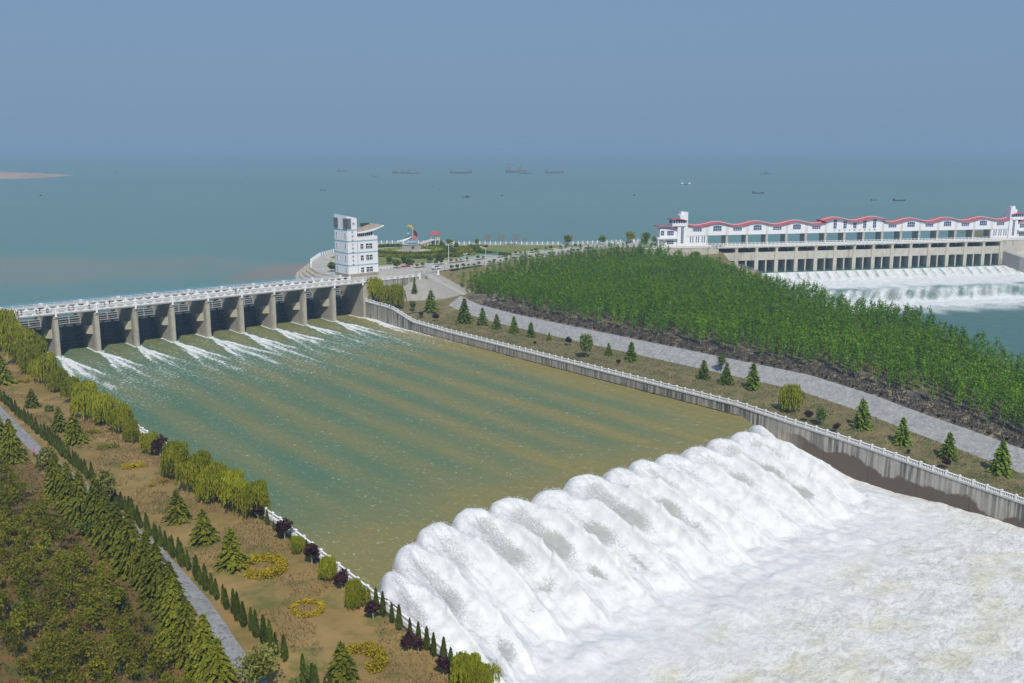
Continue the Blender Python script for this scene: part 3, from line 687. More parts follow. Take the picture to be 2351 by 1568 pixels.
hb = MB().box(-0.5, 0.5, -0.45, 0.45, 0, 0.85); hb.box(-0.6, 0.6, -0.55, 0.55, 0.85, 0.98); hbm = hb.me('hoist_box', M['white'])
for i in range(-3, 10):
    tag(link('hoist_box', hbm, None, (i * BAY, 18.2, 15.3)), 'small white hoist box behind the dam road, %s from the left' % ordn(i + 3), 'hoist box', 'hoist boxes on the dam platform')
lp = MB().bar((0, 0, 0), (0, 0, 1.5), 0.06, 6); lp.lathe([(0.02, 1.45), (0.28, 1.55), (0.3, 1.75), (0.2, 1.95), (0.02, 2.0)], 8); lpm = lp.me('gate_light', M['dark_metal'])
# gates
R_G, YC, ZC = 11.4, 5.2, 7.2
def arc_pt(a, r=R_G): return (YC + r * math.cos(a), ZC + r * math.sin(a))
A0, A1 = math.radians(-36), math.radians(5)
hw = BAY / 2 - 1.0
skin = MB(); outl = [arc_pt(A0 + (A1 - A0) * i / 12) for i in range(13)] + [arc_pt(A1 - (A1 - A0) * i / 12, R_G + 0.12) for i in range(13)]
skin.prism(outl, 0, -hw, hw); skin_me = skin.me('skin_plate', M['gate'])
hg = MB()
for k in range(5):
    a = A0 + (A1 - A0) * (k + 0.5) / 5; y, z = arc_pt(a, R_G - 0.25); hg.bar((-hw, y, z), (hw, y, z), 0.17, 4)
hg_me = hg.me('horizontal_girders', M['gate'])
vg_me = []
vg = MB(); outl = [arc_pt(A0 + (A1 - A0) * i / 8, R_G - 0.05) for i in range(9)] + [arc_pt(A1 - (A1 - A0) * i / 8, R_G - 0.6) for i in range(9)]
vg.prism(outl, 0, -0.12, 0.12); vg_me = vg.me('vertical_girder', M['gate'])
M['gate_edge'] = plain('gate_walkway', (0.20, 0.25, 0.28), 0.5)
wk = MB(); y, z = arc_pt(A0 + 0.12, R_G - 0.7); wk.box(-hw, hw, y - 0.12, y + 0.12, z - 0.06, z + 0.06); wk_me = wk.me('walkway_edge', M['gate_edge'])
svc = MB(); n_c, n_r = 3, 4
y0 = 17.2; zb, zt = 7.6, 10.85
for c_ in range(n_c + 1):
    x = -hw + 2 * hw * c_ / n_c; svc.box(x - 0.14, x + 0.14, y0 - 0.35, y0 + 0.05, zb, zt)
for r_ in range(n_r + 1):
    z = zb + (zt - zb) * r_ / n_r; svc.box(-hw, hw, y0 - 0.30, y0 + 0.045, z - 0.07, z + 0.07)
svc_me = svc.me('lattice_frame', M['gate_frame']); svb_me = MB().box(-hw, hw, y0 + 0.05, y0 + 0.15, zb, zt).me('backing_plate', M['gate_panel'])
for i in range(-1, 9):
    xc = (i + 0.5) * BAY
    lab = ('dark steel radial gate in the leftmost bay of the spillway dam, behind the willow' if i < 0 else 'dark steel radial gate in the %s open bay from the left of the spillway dam' % ordn(i)) if i < 8 else 'dark steel radial gate in the rightmost bay, next to the white tower'
    g = empty('radial_gate', (xc, 0, 0), 0, lab, 'sluice gate', 'radial gates of the spillway dam')
    link('skin_plate', skin_me, g); link('horizontal_girders', hg_me, g); link('walkway_edge', wk_me, g)
    for x in (-3.6, 0, 3.6): link('vertical_girder', vg_me, g, (x, 0, 0))
    for sx in (-1, 1):
        for a in (math.radians(-25), math.radians(-6)):
            y, z = arc_pt(a, R_G - 0.6)
            MB().bar((sx * 3.6, y, z), (sx * (hw - 1.0), YC + 0.9, ZC + 0.1), 0.26, 4).obj('arm', M['gate'], g)
        y, z = arc_pt(math.radians(-25), R_G - 4); y2, z2 = arc_pt(math.radians(-6), R_G - 4)
        MB().bar((sx * 4.1, y, z), (sx * 4.1, y2, z2), 0.14).obj('brace', M['gate'], g)
    sgt = empty('service_gate', (xc, 0, 0), 0, lab.replace('dark steel radial gate', 'pale lattice gate top').replace(' of the spillway dam', ''), 'sluice gate', 'lattice service gates of the spillway dam')
    link('lattice_frame', svc_me, sgt); link('backing_plate', svb_me, sgt)
# ogee floor below the gates so that no light leaks
tag(link('sill', MB().box(-12.3, 118.2, 17.3, 27, -3, 7.55).me('sill', M['pier'])), 'dark concrete sill under the gates', kind='structure')

# ------------------------------------------------------------------ chute walls with balustrades
m = M['wall'].copy(); m.name = 'chute_wall_concrete'; M['chute_wall'] = m
n, l = m.node_tree.nodes, m.node_tree.links; b = n['Principled BSDF']
src = b.inputs['Base Color'].links[0].from_socket
g = n.new('ShaderNodeNewGeometry'); sp = n.new('ShaderNodeSeparateXYZ'); l.new(g.outputs['Position'], sp.inputs[0])
nz = noise(n, l, pos(n, l, (0.2, 1, 1)), 0.09, 5, 0.6)
# splash-wetted concrete where the falling water hits the wall
along = ramp(n, l, mth(n, l, 'MULTIPLY_ADD', sp.outputs['Y'], -0.01), [(0.0, 0.0), (1.0, 1.0)])
ay = mth(n, l, 'MULTIPLY_ADD', sp.outputs['Y'], -1.0 / 60.0); ay.node.inputs[2].default_value = -210.0 / 60.0      # 0 at v=210, 1 at v=270
hgt = mth(n, l, 'MULTIPLY_ADD', mth(n, l, 'SUBTRACT', 1.0, ay), 6.0); hgt.node.inputs[2].default_value = -7.6
lim = mth(n, l, 'ADD', hgt, mth(n, l, 'MULTIPLY', mth(n, l, 'SUBTRACT', nz, 0.5), 9.0))
wet = mth(n, l, 'MULTIPLY', mth(n, l, 'MULTIPLY', mth(n, l, 'SUBTRACT', lim, sp.outputs['Z']), 2.0, True), mth(n, l, 'MULTIPLY', mth(n, l, 'ADD', ay, 0.12), 8.0, True))
tide = mth(n, l, 'MULTIPLY', mth(n, l, 'LESS_THAN', sp.outputs['Z'], 0.22), mth(n, l, 'GREATER_THAN', sp.outputs['Y'], -190.0))
c1 = mix(n, l, wet, src, (0.125, 0.098, 0.075)); c1 = mix(n, l, tide, c1, (0.035, 0.03, 0.025))
l.new(c1, b.inputs['Base Color'])
def hexa(x0, x1, va, vb, z0, za, zb):
    return MB().add([(x0, -va, z0), (x1, -va, z0), (x1, -vb, z0), (x0, -vb, z0), (x0, -va, za), (x1, -va, za), (x1, -vb, zb), (x0, -vb, zb)],
                    [(3, 2, 1, 0), (4, 5, 6, 7), (0, 1, 5, 4), (1, 2, 6, 5), (2, 3, 7, 6), (3, 0, 4, 7)])
STEP = 3.0
post_me = None
def post():
    p = MB(); p.box(-0.19, 0.19, -0.19, 0.19, 0, 1.12); p.box(-0.25, 0.25, -0.25, 0.25, 1.12, 1.22); p.box(-0.14, 0.14, -0.14, 0.14, 1.22, 1.34); return p
post_me = post().me('post', M['white_rail'])
bal = MB()
Lp = STEP - 0.38
bal.box(-0.13, 0.13, -Lp / 2, Lp / 2, 0.06, 0.20); bal.box(-0.15, 0.15, -Lp / 2, Lp / 2, 0.86, 1.02)
for j in range(7):
    y = -Lp / 2 + Lp * (j + 0.5) / 7
    bal.lathe([(0.075, 0.20), (0.105, 0.42), (0.06, 0.68), (0.085, 0.86)], 6, (0, y))
bal_me = bal.me('baluster_panel', M['white_rail'])
cop = lambda x0, x1, va, vb: hexa(x0, x1, va, vb, 0, 0, 0)
def chute_wall(sx, face, label_w, label_b, v1=348):
    off = 0.0 if sx > 0 else 0.75
    def WTOP(v): return RAIL(v) - 1.15 + off
    w = empty('chute_wall', (0, 0, 0), 0, label_w, 'wall')
    x0, x1 = (face, face + 0.85) if sx > 0 else (face - 0.85, face)
    v = -0.3
    while v < v1:
        vb = min(v + 12.0, v1)
        vs_ = [v] + [q for q in np.arange(math.floor(v / 3) * 3 + 3, vb, 3.0)] + [vb]
        mb = MB()
        n_ = len(vs_)
        V = []
        for x in (x0, x1):
            for q in vs_: V.append((x, -(q if q != vb else vb - 0.07), -13.0))
            for q in vs_: V.append((x, -(q if q != vb else vb - 0.07), float(WTOP(q)) - 0.22))
        F = []
        for i in range(n_ - 1):
            F += [(i, i + 1, n_ + i + 1, n_ + i), (2 * n_ + i + 1, 2 * n_ + i, 3 * n_ + i, 3 * n_ + i + 1), (n_ + i, n_ + i + 1, 3 * n_ + i + 1, 3 * n_ + i)]
        F += [(0, n_, 3 * n_, 2 * n_), (n_ - 1, 3 * n_ - 1, 4 * n_ - 1, 2 * n_ - 1)]
        mb.add(V, F); mb.obj('wall_panel', M['chute_wall'], w)
        cp = MB(); V = []
        for x in (x0 - 0.14, x1 + 0.14):
            for dz in (-0.22, 0.0):
                for q in vs_: V.append((x, -q, float(WTOP(q)) + dz))
        F = []
        for i in range(n_ - 1):
            F += [(i, i + 1, n_ + i + 1, n_ + i), (2 * n_ + i + 1, 2 * n_ + i, 3 * n_ + i, 3 * n_ + i + 1), (n_ + i, n_ + i + 1, 3 * n_ + i + 1, 3 * n_ + i), (i + 1, i, 2 * n_ + i, 2 * n_ + i + 1)]
        F += [(0, n_, 3 * n_, 2 * n_), (n_ - 1, 3 * n_ - 1, 4 * n_ - 1, 2 * n_ - 1)]
        cp.add(V, F); cp.obj('coping', M['deck'], w)
        v = vb
    bk = MB(); 
    bs = empty('balustrade', ((x0 + x1) / 2, 0, 0), 0, label_b, 'balustrade')
    vv_ = np.arange(0.0, v1, STEP)
    for i, q in enumerate(vv_):
        z0 = float(WTOP(q)); link('post', post_me, bs, (0, -q, z0))
        if i < len(vv_) - 1:
            z1 = float(WTOP(q + STEP)); o = link('baluster_panel', bal_me, bs, (0, -(q + STEP / 2), (z0 + z1) / 2)); o.rotation_euler = (-math.atan2(z1 - z0, STEP), 0, 0)
            o.location.y = -(q + STEP / 2)
chute_wall(1, U_R, 'stained concrete retaining wall along the right side of the chute', 'white balustrade with square posts along the right side of the chute')
chute_wall(-1, U_L, 'concrete retaining wall along the left side of the chute beside the willows', 'white balustrade along the left side of the chute behind the conifer row')
# ------------------------------------------------------------------ white gate tower on the right abutment
tw = empty('control_tower', (120.7, 15.8, Z_P), 0, 'white control tower with blue bands, louvred top corner and a tilted rusty roof', 'tower')
def T(mb, name, m, parent=tw): return mb.obj(name, m, parent)
D_ = 11.0
st = MB(); hz0 = 26.0                                  # stair tower, sloped parapet top
st.add([(0, 0, 1.3), (4.7, 0, 1.3), (4.7, D_, 1.3), (0, D_, 1.3), (0, 0, 26.0), (4.7, 0, 24.9), (4.7, D_, 25.2), (0, D_, 26.4)], [(3, 2, 1, 0), (4, 5, 6, 7), (0, 1, 5, 4), (1, 2, 6, 5), (2, 3, 7, 6), (3, 0, 4, 7)])
T(st, 'stair_shaft', M['white'])
T(MB().box(4.74, 14.7, 0.0, D_, 1.3, 16.9), 'main_block', M['white'])
T(MB().box(4.74, 13.3, 0.6, D_ - .6, 16.9, 19.2), 'top_storey', M['white'])
T(MB().box(-0.06, 14.76, -0.06, D_ + 0.06, -0.2, 1.3), 'stone_base', M['stone'])
rf = MB(); prof = [(4.75, 19.15), (7, 19.25), (10, 19.6), (13, 20.15), (15.6, 20.8), (17.6, 21.4)]
poly = prof + [(x, z - 0.75 + 0.3 * (x > 15)) for x, z in prof[::-1]]
rf.prism(poly, 1, -0.8, D_ - 0.6); roof = T(rf, 'tilted_roof', M['white'])
rt = MB(); pr2 = [(x, z + 0.02) for x, z in prof]; rt.prism([(x, z + 0.05) for x, z in prof] + [(x, z + 0.01) for x, z in prof[::-1]], 1, -0.35, D_ - 1.0); T(rt, 'rusty_sheeting', M['rust'], roof)
up = MB(); up.box(12.4, 17.0, D_ - 0.98, D_ - 0.7, 20.0, 21.75); T(up, 'rear_upstand', M['dark_metal'], roof)
for z in (4.9, 10.2, 15.15):
    b_ = MB(); b_.box(-0.04, 14.74, -0.04, D_ + 0.04, z - 0.25, z + 0.27); T(b_, 'blue_band', M['band'])
T(MB().box(-0.04, 4.74, -0.04, D_ + 0.04, 19.7, 20.2), 'blue_band', M['band'])
T(MB().box(4.66, 4.80, -0.03, 0.0, 0.0, 15.0), 'joint', M['louvre'])
def window(parent, x0, x1, z0, z1, nx, side='front', transom=0.38, fr=0.10, y=0.0, gl=None):
    """a framed window: frame proud of the wall, panes behind it"""
    gl = gl or M['glass']
    def bx(mb, a, b, c, d, e0, e1):
        if side == 'front': mb.box(a, b, y - e1, y - e0, c, d)
        else: mb.box(y - e1, y - e0, a, b, c, d)
    p = MB(); bx(p, x0, x1, z0, z1, 0.0, 0.03); w = p.obj('window', gl, parent)
    f = MB(); bx(f, x0 - fr, x0, z0 - fr, z1 + fr, 0.0, 0.10); bx(f, x1, x1 + fr, z0 - fr, z1 + fr, 0.0, 0.10)
    bx(f, x0, x1, z1, z1 + fr, 0.0, 0.10); bx(f, x0, x1, z0 - fr, z0, 0.0, 0.16)
    for i in range(1, nx): xm = x0 + (x1 - x0) * i / nx; bx(f, xm - 0.07, xm + 0.07, z0, z1 - (z1 - z0) * transom, 0.03, 0.08)
    if transom: zt = z1 - (z1 - z0) * transom; bx(f, x0, x1, zt - 0.16, zt + 0.02, 0.03, 0.085)
    f.obj('frame', M['white'], w); return w
for z in (1.75, 6.9, 11.8):
    for a, b_ in ((6.1, 7.5), (8.75, 10.2), (10.45, 11.9)): window(tw, a, b_, z, z + 2.05, 2)
for k in range(8):
    x = 4.95 + k * 0.93 + (0.35 if k > 3 else 0); window(tw, x, x + 0.62, 17.15, 18.6, 1, transom=0, y=0.6)
for z in (1.9, 6.9, 12.0, 16.6):
    for y_ in (1.35, 8.6): window(tw, y_, y_ + 1.0, z, z + 2.0, 2, side='side')
for k in range(8):                                      # louvres round the top corner and at the back corner
    z = 20.75 + k * 0.56
    s_ = MB(); s_.box(-0.38, 1.75, -0.38, 0.02, z, z + 0.24); s_.box(-0.38, 0.02, -0.37, 3.0, z + 0.001, z + 0.24); T(s_, 'louvre_slat', M['louvre'])
    s_ = MB(); s_.box(-0.38, 0.02, 7.6, D_ + 0.1, z, z + 0.24); T(s_, 'louvre_slat', M['louvre'])
rg_ = MB(); rr = [(0.52 * math.cos(t), 0.52 * math.sin(t)) for t in np.linspace(0, 2 * np.pi, 24, endpoint=False)]; ri = [(x * 0.72, z * 0.72) for x, z in rr]
V = [(x + 3.1, y, z + 22.6) for y in (-0.06, 0.0) for x, z in rr + ri]
F = []
for i in range(24):
    j = (i + 1) % 24; F += [(i, j, 24 + j, 24 + i), (48 + i, 72 + i, 72 + j, 48 + j), (i, 48 + i, 48 + j, j), (24 + i, 24 + j, 72 + j, 72 + i)]
rg_.add(V, F); rg_.box(2.7, 3.5, -0.05, 0.0, 22.5, 22.64); rg_.prism([(2.75, 22.66), (3.1, 22.9), (3.45, 22.66)], 1, -0.05, 0.0); T(rg_, 'round_emblem', M['lettering'])
def glyph(ch, size, m, depth=0.04):
    cu = bpy.data.curves.new('glyph', 'FONT'); cu.body = ch; cu.size = size; cu.extrude = depth; cu.align_x = 'CENTER'; cu.align_y = 'CENTER'
    ob = bpy.data.objects.new('glyph', cu); COL.objects.link(ob)
    bpy.context.view_layer.update()
    me = bpy.data.meshes.new_from_object(ob.evaluated_get(bpy.context.evaluated_depsgraph_get()))
    bpy.data.objects.remove(ob); me.materials.clear(); me.materials.append(m); return me
for k, ch in enumerate('石梁河水库南泄洪闸'):
    o = link('character', glyph(ch, 0.95, M['lettering']), tw, (2.45, -0.05, 19.0 - k * 1.72)); o.rotation_euler = (math.pi / 2, 0, 0)
T(MB().bar((-0.15, D_ - 0.1, 0), (-0.15, D_ - 0.1, 12.5), 0.1, 6), 'drain_pipe', M['blue'])
# wing wall and stone-paved slope beside the abutment
ww = empty('wing_wall', (121.2, 0, 0), 0, 'stained stone wing wall running right from the abutment under the parapet', 'wall')
for j in range(4): MB().box(j * 7.2, j * 7.2 + 7.12, -0.12, 1.2, 2, 15.15).obj('wall_panel', M['wall'], ww)
for j in range(5): MB().box(j * 7.2 - 0.28, j * 7.2 + 0.28, -0.42, -0.12, 2, 15.0).obj('buttress', M['pier'], ww)
M['slope_stone'] = mottled('slope_paving', (0.27, 0.255, 0.23), (0.36, 0.34, 0.31), 0.35, 0.95, (0.27, 0.25, 0.22), 1.2, 0.5, 0.08)
def cone_patch(name, fn, na, nr, mat, label, lift=0.06):
    A = np.linspace(0, 1, na); Rr = np.linspace(0, 1, nr); Uq = np.zeros((nr, na)); Vq = Uq.copy(); Zq = Uq.copy()
    for i, r in enumerate(Rr):
        for j, a in enumerate(A): Uq[i, j], Vq[i, j] = fn(a, r); Zq[i, j] = gz(Uq[i, j], max(Vq[i, j], -0.9)) if False else 0
    d = seg_dist(Uq, Vq, CREST); Zq = 15.1 - np.clip(d - .4, 0, 99) / 2.3 + lift
    return tag(grid(name, Uq, Vq, Zq, mat), label, kind='structure')
def fnA(a, r):
    if a < 0.5:                                       # round the corner
        th = math.radians(172 - a * 2 * 108); return 146 + math.cos(th) * 18.5 * r, -2.5 + max(0.0, math.sin(th)) * 18.5 * r + 0.9 * (1 - r) * 0
    t = (a - 0.5) * 2; p0 = np.array([146, -2.5]); p1 = np.array([160, -9.1]); p = p0 + (p1 - p0) * t
    th = math.radians(64); return p[0] + math.cos(th) * 18.5 * r, p[1] + math.sin(th) * 18.5 * r
cone_patch('paved_slope', fnA, 41, 24, M['slope_stone'], 'stone-paved slope beside the abutment below the forecourt')
# stair strip and kerbs down the slope
def strip(name, a0, a1, w, mat, label, lift, cat):
    a0 = np.array(a0, float); a1 = np.array(a1, float); d = (a1 - a0) / np.linalg.norm(a1 - a0); nrm = np.array([-d[1], d[0]])
    t = np.linspace(0, 1, 30); mb = []; V = []
    for q in t:
        p = a0 + (a1 - a0) * q
        for sgn_ in (-1, 1):
            pp_ = p + nrm * sgn_ * w / 2; z = 15.1 - max(0, float(seg_dist(np.array([pp_[0]]), np.array([pp_[1]]), CREST)[0]) - .4) / 2.3
            V.append((pp_[0], -pp_[1], z + lift))
    V += [(x, y, z - 0.3) for x, y, z in V]
    n_ = 60; F = []
    for i in range(29): F += [(2 * i, 2 * i + 1, 2 * i + 3, 2 * i + 2), (2 * i, 2 * i + 2, n_ + 2 * i + 2, n_ + 2 * i), (2 * i + 1, n_ + 2 * i + 1, n_ + 2 * i + 3, 2 * i + 3)]
    return link(name, mesh(name, V, F, mat))
sk = empty('slope_stairs', (152, 6, 14), 0, 'flight of steps with pale kerbs down the paved slope', 'stairs')
s1 = strip('stair_flight', (153.0, -5.6), (161.8, 11.2), 2.0, M['deck'], '', 0.10, None)
s2 = strip('kerb', (151.7, -5.0), (160.5, 11.9), 0.26, M['far_conc'], '', 0.22, None)
s3 = strip('kerb', (154.3, -6.2), (163.1, 10.6), 0.26, M['far_conc'], '', 0.22, None)
for s_ in (s1, s2, s3):
    s_.parent = sk; s_.matrix_parent_inverse = Matrix.Translation((-152, -6, -14))
# ------------------------------------------------------------------ the far dam with its red wave roof
FRZ = -FA
fd = empty('far_dam', (F0X, F0Y, 0), FRZ, 'long pale concrete barrage with many openings far right of the plantation', 'dam')
P0s, PB, NB = 52.0, 12.2, 14
pr = MB(); pr.box(-1.15, 1.15, 0, 20, -4, 12.0); pr.box(-0.75, 0.75, 0.1, 8, 12.0, 14.4); pr.box(-1.0, 1.0, -0.05, 8, 13.7, 14.42)
fp_me = pr.me('pier', M['far_conc']); sp_me = MB().box(-0.42, 0.42, 0.5, 12, -4, 7.3).me('divider', M['far_conc'])
dg_me = MB().box(-PB / 2 + 1.15, PB / 2 - 1.15, 8.0, 8.3, 7.2, 15.0).me('shade_panel', M['gate_panel'])  # dark panel put in for the shaded depth behind the gap under the deck
M['far_gate'] = plain('far_gate_steel', (0.13, 0.13, 0.14), 0.6)
lg_me = MB().box(-PB / 2 + 1.15, PB / 2 - 1.15, 9.0, 9.3, 0.9, 7.3).me('gate_leaf', M['far_gate'])
bw_me = MB().box(-PB / 2 + 1.15, PB / 2 - 1.15, 0.35, 1.3, 7.3, 11.75).me('breast_wall', M['far_conc'])
for k in range(NB): link('pier', fp_me, fd, (P0s + k * PB, 0, 0))
for k in range(-1, NB):
    s0 = P0s + (k + 0.5) * PB
    link('divider', sp_me, fd, (s0, 0, 0)); link('breast_wall', bw_me, fd, (s0, 0, 0)); link('gate_leaf', lg_me, fd, (s0, 0, 0)); link('shade_panel', dg_me, fd, (s0, 0, 0))
MB().box(38.9, 41.1, -0.1, 20, -4, 14.4).obj('abutment', M['far_conc'], fd); MB().box(221.5, 224.2, -0.1, 20, -4, 14.4).obj('abutment', M['far_conc'], fd)
for k in range(-1, NB + 0):
    s0 = P0s + k * PB; MB().box(s0 + 0.02, s0 + PB - 0.02, -0.4, 9.6, 14.45, 15.2).obj('deck_span', M['far_conc'], fd)
MB().box(-3, 39.75, 0.0, 9.6, 14.55, 15.21).obj('deck_span', M['far_conc'], fd); MB().box(222.9, 262, 0.0, 9.6, 14.55, 15.21).obj('deck_span', M['far_conc'], fd)
lw = empty('far_retaining_wall', (F0X, F0Y, 0), FRZ, 'stained pale retaining wall left of the far dam, above the tree tops', 'wall')
for j in range(6): MB().box(-3 + j * 7, -3 + j * 7 + 6.95, -0.3 if j % 2 else -0.25, 1.2, 0, 14.5).obj('wall_panel', M['far_conc'], lw)
rw = empty('far_right_wall', (F0X, F0Y, 0), FRZ, 'tan retaining wall at the right end of the far dam', 'wall')
for j in range(6): MB().box(224.2 + j * 8, 224.2 + j * 8 + 7.95, -0.3, 1.2, -4, 14.5).obj('wall_panel', M['far_conc'], rw)
tw2 = empty('training_wall', (F0X, F0Y, 0), FRZ, 'grey lower wing wall with pale blue stair rail right of the far dam', 'wall')
M['grey_wall'] = concrete('grey_wing_wall', (0.27, 0.26, 0.25), (0.34, 0.33, 0.31), (0.18, 0.17, 0.16), 0.58, 0.5)
pts = [(224.0, 0), (226, -12), (231, -22), (240, -32), (254, -42), (280, -52)]; hts = [8.6, 6.4, 4.6, 3.2, 2.0, 1.2]
for (a, b_), (c_, e_), h0, h1 in zip(pts[:-1], pts[1:], hts[:-1], hts[1:]):
    MB().add([(a, b_, -9), (c_, e_, -9), (c_ + 1, e_ + 1, -9), (a + 1, b_ + 1, -9), (a, b_, h0), (c_, e_, h1), (c_ + 1, e_ + 1, h1), (a + 1, b_ + 1, h0)], [(3, 2, 1, 0), (4, 5, 6, 7), (0, 1, 5, 4), (1, 2, 6, 5), (2, 3, 7, 6), (3, 0, 4, 7)]).obj('wall_panel', M['grey_wall'], tw2)
    r_ = MB()
    for hh in (0.5, 1.0): r_.bar((a + .5, b_ + .5, h0 + hh), (c_ + .5, e_ + .5, h1 + hh), 0.09)
    for t in (0, .25, .5, .75): r_.bar((a + (c_ - a) * t + .5, b_ + (e_ - b_) * t + .5, h0 + (h1 - h0) * t), (a + (c_ - a) * t + .5, b_ + (e_ - b_) * t + .5, h0 + (h1 - h0) * t + 1.0), 0.07)
    r_.obj('stair_rail', M['band'], tw2)
pl = [(224.5, 0.0), (226.7, -11.5), (231.7, -21.4), (240.6, -31.2), (254.6, -41.2), (280.5, -51), (320, -51), (320, 0.0)]
V = [(x, y, np.interp(-y, [0, 12, 22, 32, 42, 52], [8.3, 6.1, 4.3, 2.9, 1.7, 0.9])) for x, y in pl]
V[-1] = (320, 0, 8.3); o = link('wing_slope', mesh('wing_slope', V, [(0, 1, 2, 3, 4, 5, 6, 7)], M['far_conc'])); o.location = (F0X, F0Y, 0); o.rotation_euler = (0, 0, FRZ); tag(o, 'concrete slope behind the lower wing wall', kind='structure')
# left training wall of the north channel
tw3 = empty('left_training_wall', (F0X, F0Y, 0), FRZ, 'low curved wall with pale blue rail at the left foot of the far dam', 'wall')
pts = [(43, -0.4), (48, -3.5), (53.5, -8), (57, -15), (57.5, -24), (55, -40), (48, -62)]; hts = [7.2, 6.0, 4.6, 3.2, 1.6, 0.5, -1.5]
for (a, b_), (c_, e_), h0, h1 in zip(pts[:-1], pts[1:], hts[:-1], hts[1:]):
    MB().add([(a, b_, -9), (c_, e_, -9), (c_ - 1, e_, -9), (a - 1, b_, -9), (a, b_, h0), (c_, e_, h1), (c_ - 1, e_, h1), (a - 1, b_, h0)], [(3, 2, 1, 0), (4, 5, 6, 7), (0, 1, 5, 4), (1, 2, 6, 5), (2, 3, 7, 6), (3, 0, 4, 7)]).obj('wall_panel', M['grey_wall'], tw3)
    r_ = MB()
    for hh in (0.55, 1.0): r_.bar((a - .4, b_, h0 + hh), (c_ - .4, e_, h1 + hh), 0.1)
    for t in (0, .33, .66): r_.bar((a + (c_ - a) * t - .4, b_ + (e_ - b_) * t, h0 + (h1 - h0) * t), (a + (c_ - a) * t - .4, b_ + (e_ - b_) * t, h0 + (h1 - h0) * t + 1.0), 0.07)
    r_.obj('rail', M['band'], tw3)
V = []
for (a, b_), h in zip(pts, hts): V += [(a - 0.9, b_, h - 0.15), (a - 16, b_ - 2, min(7.5, h + 4))]
F = [(2 * i, 2 * i + 1, 2 * i + 3, 2 * i + 2) for i in range(len(pts) - 1)]
M['bare_soil'] = mottled('bare_soil', (0.30, 0.20, 0.11), (0.40, 0.28, 0.16), 0.3, 0.95)
o = link('bare_bank', mesh('bare_bank', V, F, M['bare_soil'])); o.location = (F0X, F0Y, 0); o.rotation_euler = (0, 0, FRZ); tag(o, 'bare orange soil bank beside the far dam', kind='structure')
# parapets of the far dam
def far_parapet(y, s0, s1, label):
    t = empty('deck_railing', (F0X, F0Y, 15.2), FRZ, label, 'railing', 'white railings of the far dam')
    n_ = int((s1 - s0) / 2.44)
    pm_ = MB().box(-0.14, 0.14, -0.12, 0.12, 0, 1.2).me('post', M['white_rail']); qm = MB().box(-0.24, 0.24, -0.2, 0.2, 0, 1.4).me('post', M['white_rail'])
    a = MB(); a.box(s0, s1, y - 0.1, y + 0.1, 0.95, 1.15); a.obj('top_rail', M['white_rail'], t)
    a = MB(); a.box(s0, s1, y - 0.09, y + 0.09, 0.0, 0.32); a.obj('bottom_rail', M['white_rail'], t)
    for i in range(n_ + 1): link('post', qm if i % 5 == 0 else pm_, t, (s0 + i * 2.44, y, 0))
far_parapet(-0.15, -3, 262, 'white railing on the downstream edge of the far dam deck'); far_parapet(9.2, 38.5, 221, 'white railing in front of the columns under the far gatehouse')
# gatehouse
gh = empty('far_gatehouse', (F0X, F0Y, 0), FRZ, 'long white gatehouse on columns with a wavy red roof on the far dam', 'building')
YF, YBk = 10.2, 17.0
MID = 130.7
def rz_(s):
    q = s if s < MID else 2 * MID - s
    if q > 112.0: return 28.05 + 0.95 * math.cos((q - 118.5) / 12.2 * math.pi)
    return 26.75 + 0.95 * math.cos((q - 44.6) / 12.2 * math.pi) + (0.0 if q > 38 else 0.15)
edges = [26.6] + [38.4 + 12.28 * i for i in range(7)]
edges[7] = 112.2
E_ = edges + [2 * MID - e for e in edges[::-1]]
def wall_strip(s0, s1, zb, n=12):
    mb = MB(); poly = [(s0, zb)] + [(s1, zb)] + [(s1 - (s1 - s0) * i / n, rz_(s1 - (s1 - s0) * i / n - 1e-4 * (i == 0) + 1e-4 * (i == n)) - 0.30) for i in range(n + 1)]
    mb.prism(poly, 1, YF, YBk); return mb
sill_z = 20.8
for i, (a, b_) in enumerate(zip(E_[:-1], E_[1:])):
    if i == 7: pass
    wall_strip(a + 0.05, b_ - 0.05, sill_z, 24 if i == 7 else 12).obj('wall_bay', M['white'], gh)
# roofs
def roof_strip(s0, s1, name='roof', lift=0.0, n=40, fn=None, y0=None, y1=None, th=0.42):
    fn = fn or rz_
    mb = MB(); ss_ = [s0 + (s1 - s0) * i / n for i in range(n + 1)]
    up_ = [(s, fn(min(max(s, s0 + 1e-3), s1 - 1e-3)) + 0.25 + lift) for s in ss_]; dn = [(s, z - th) for s, z in up_[::-1]]
    mb.prism(up_ + dn, 1, (YF - 1.1) if y0 is None else y0, (YBk + 0.8) if y1 is None else y1); return mb
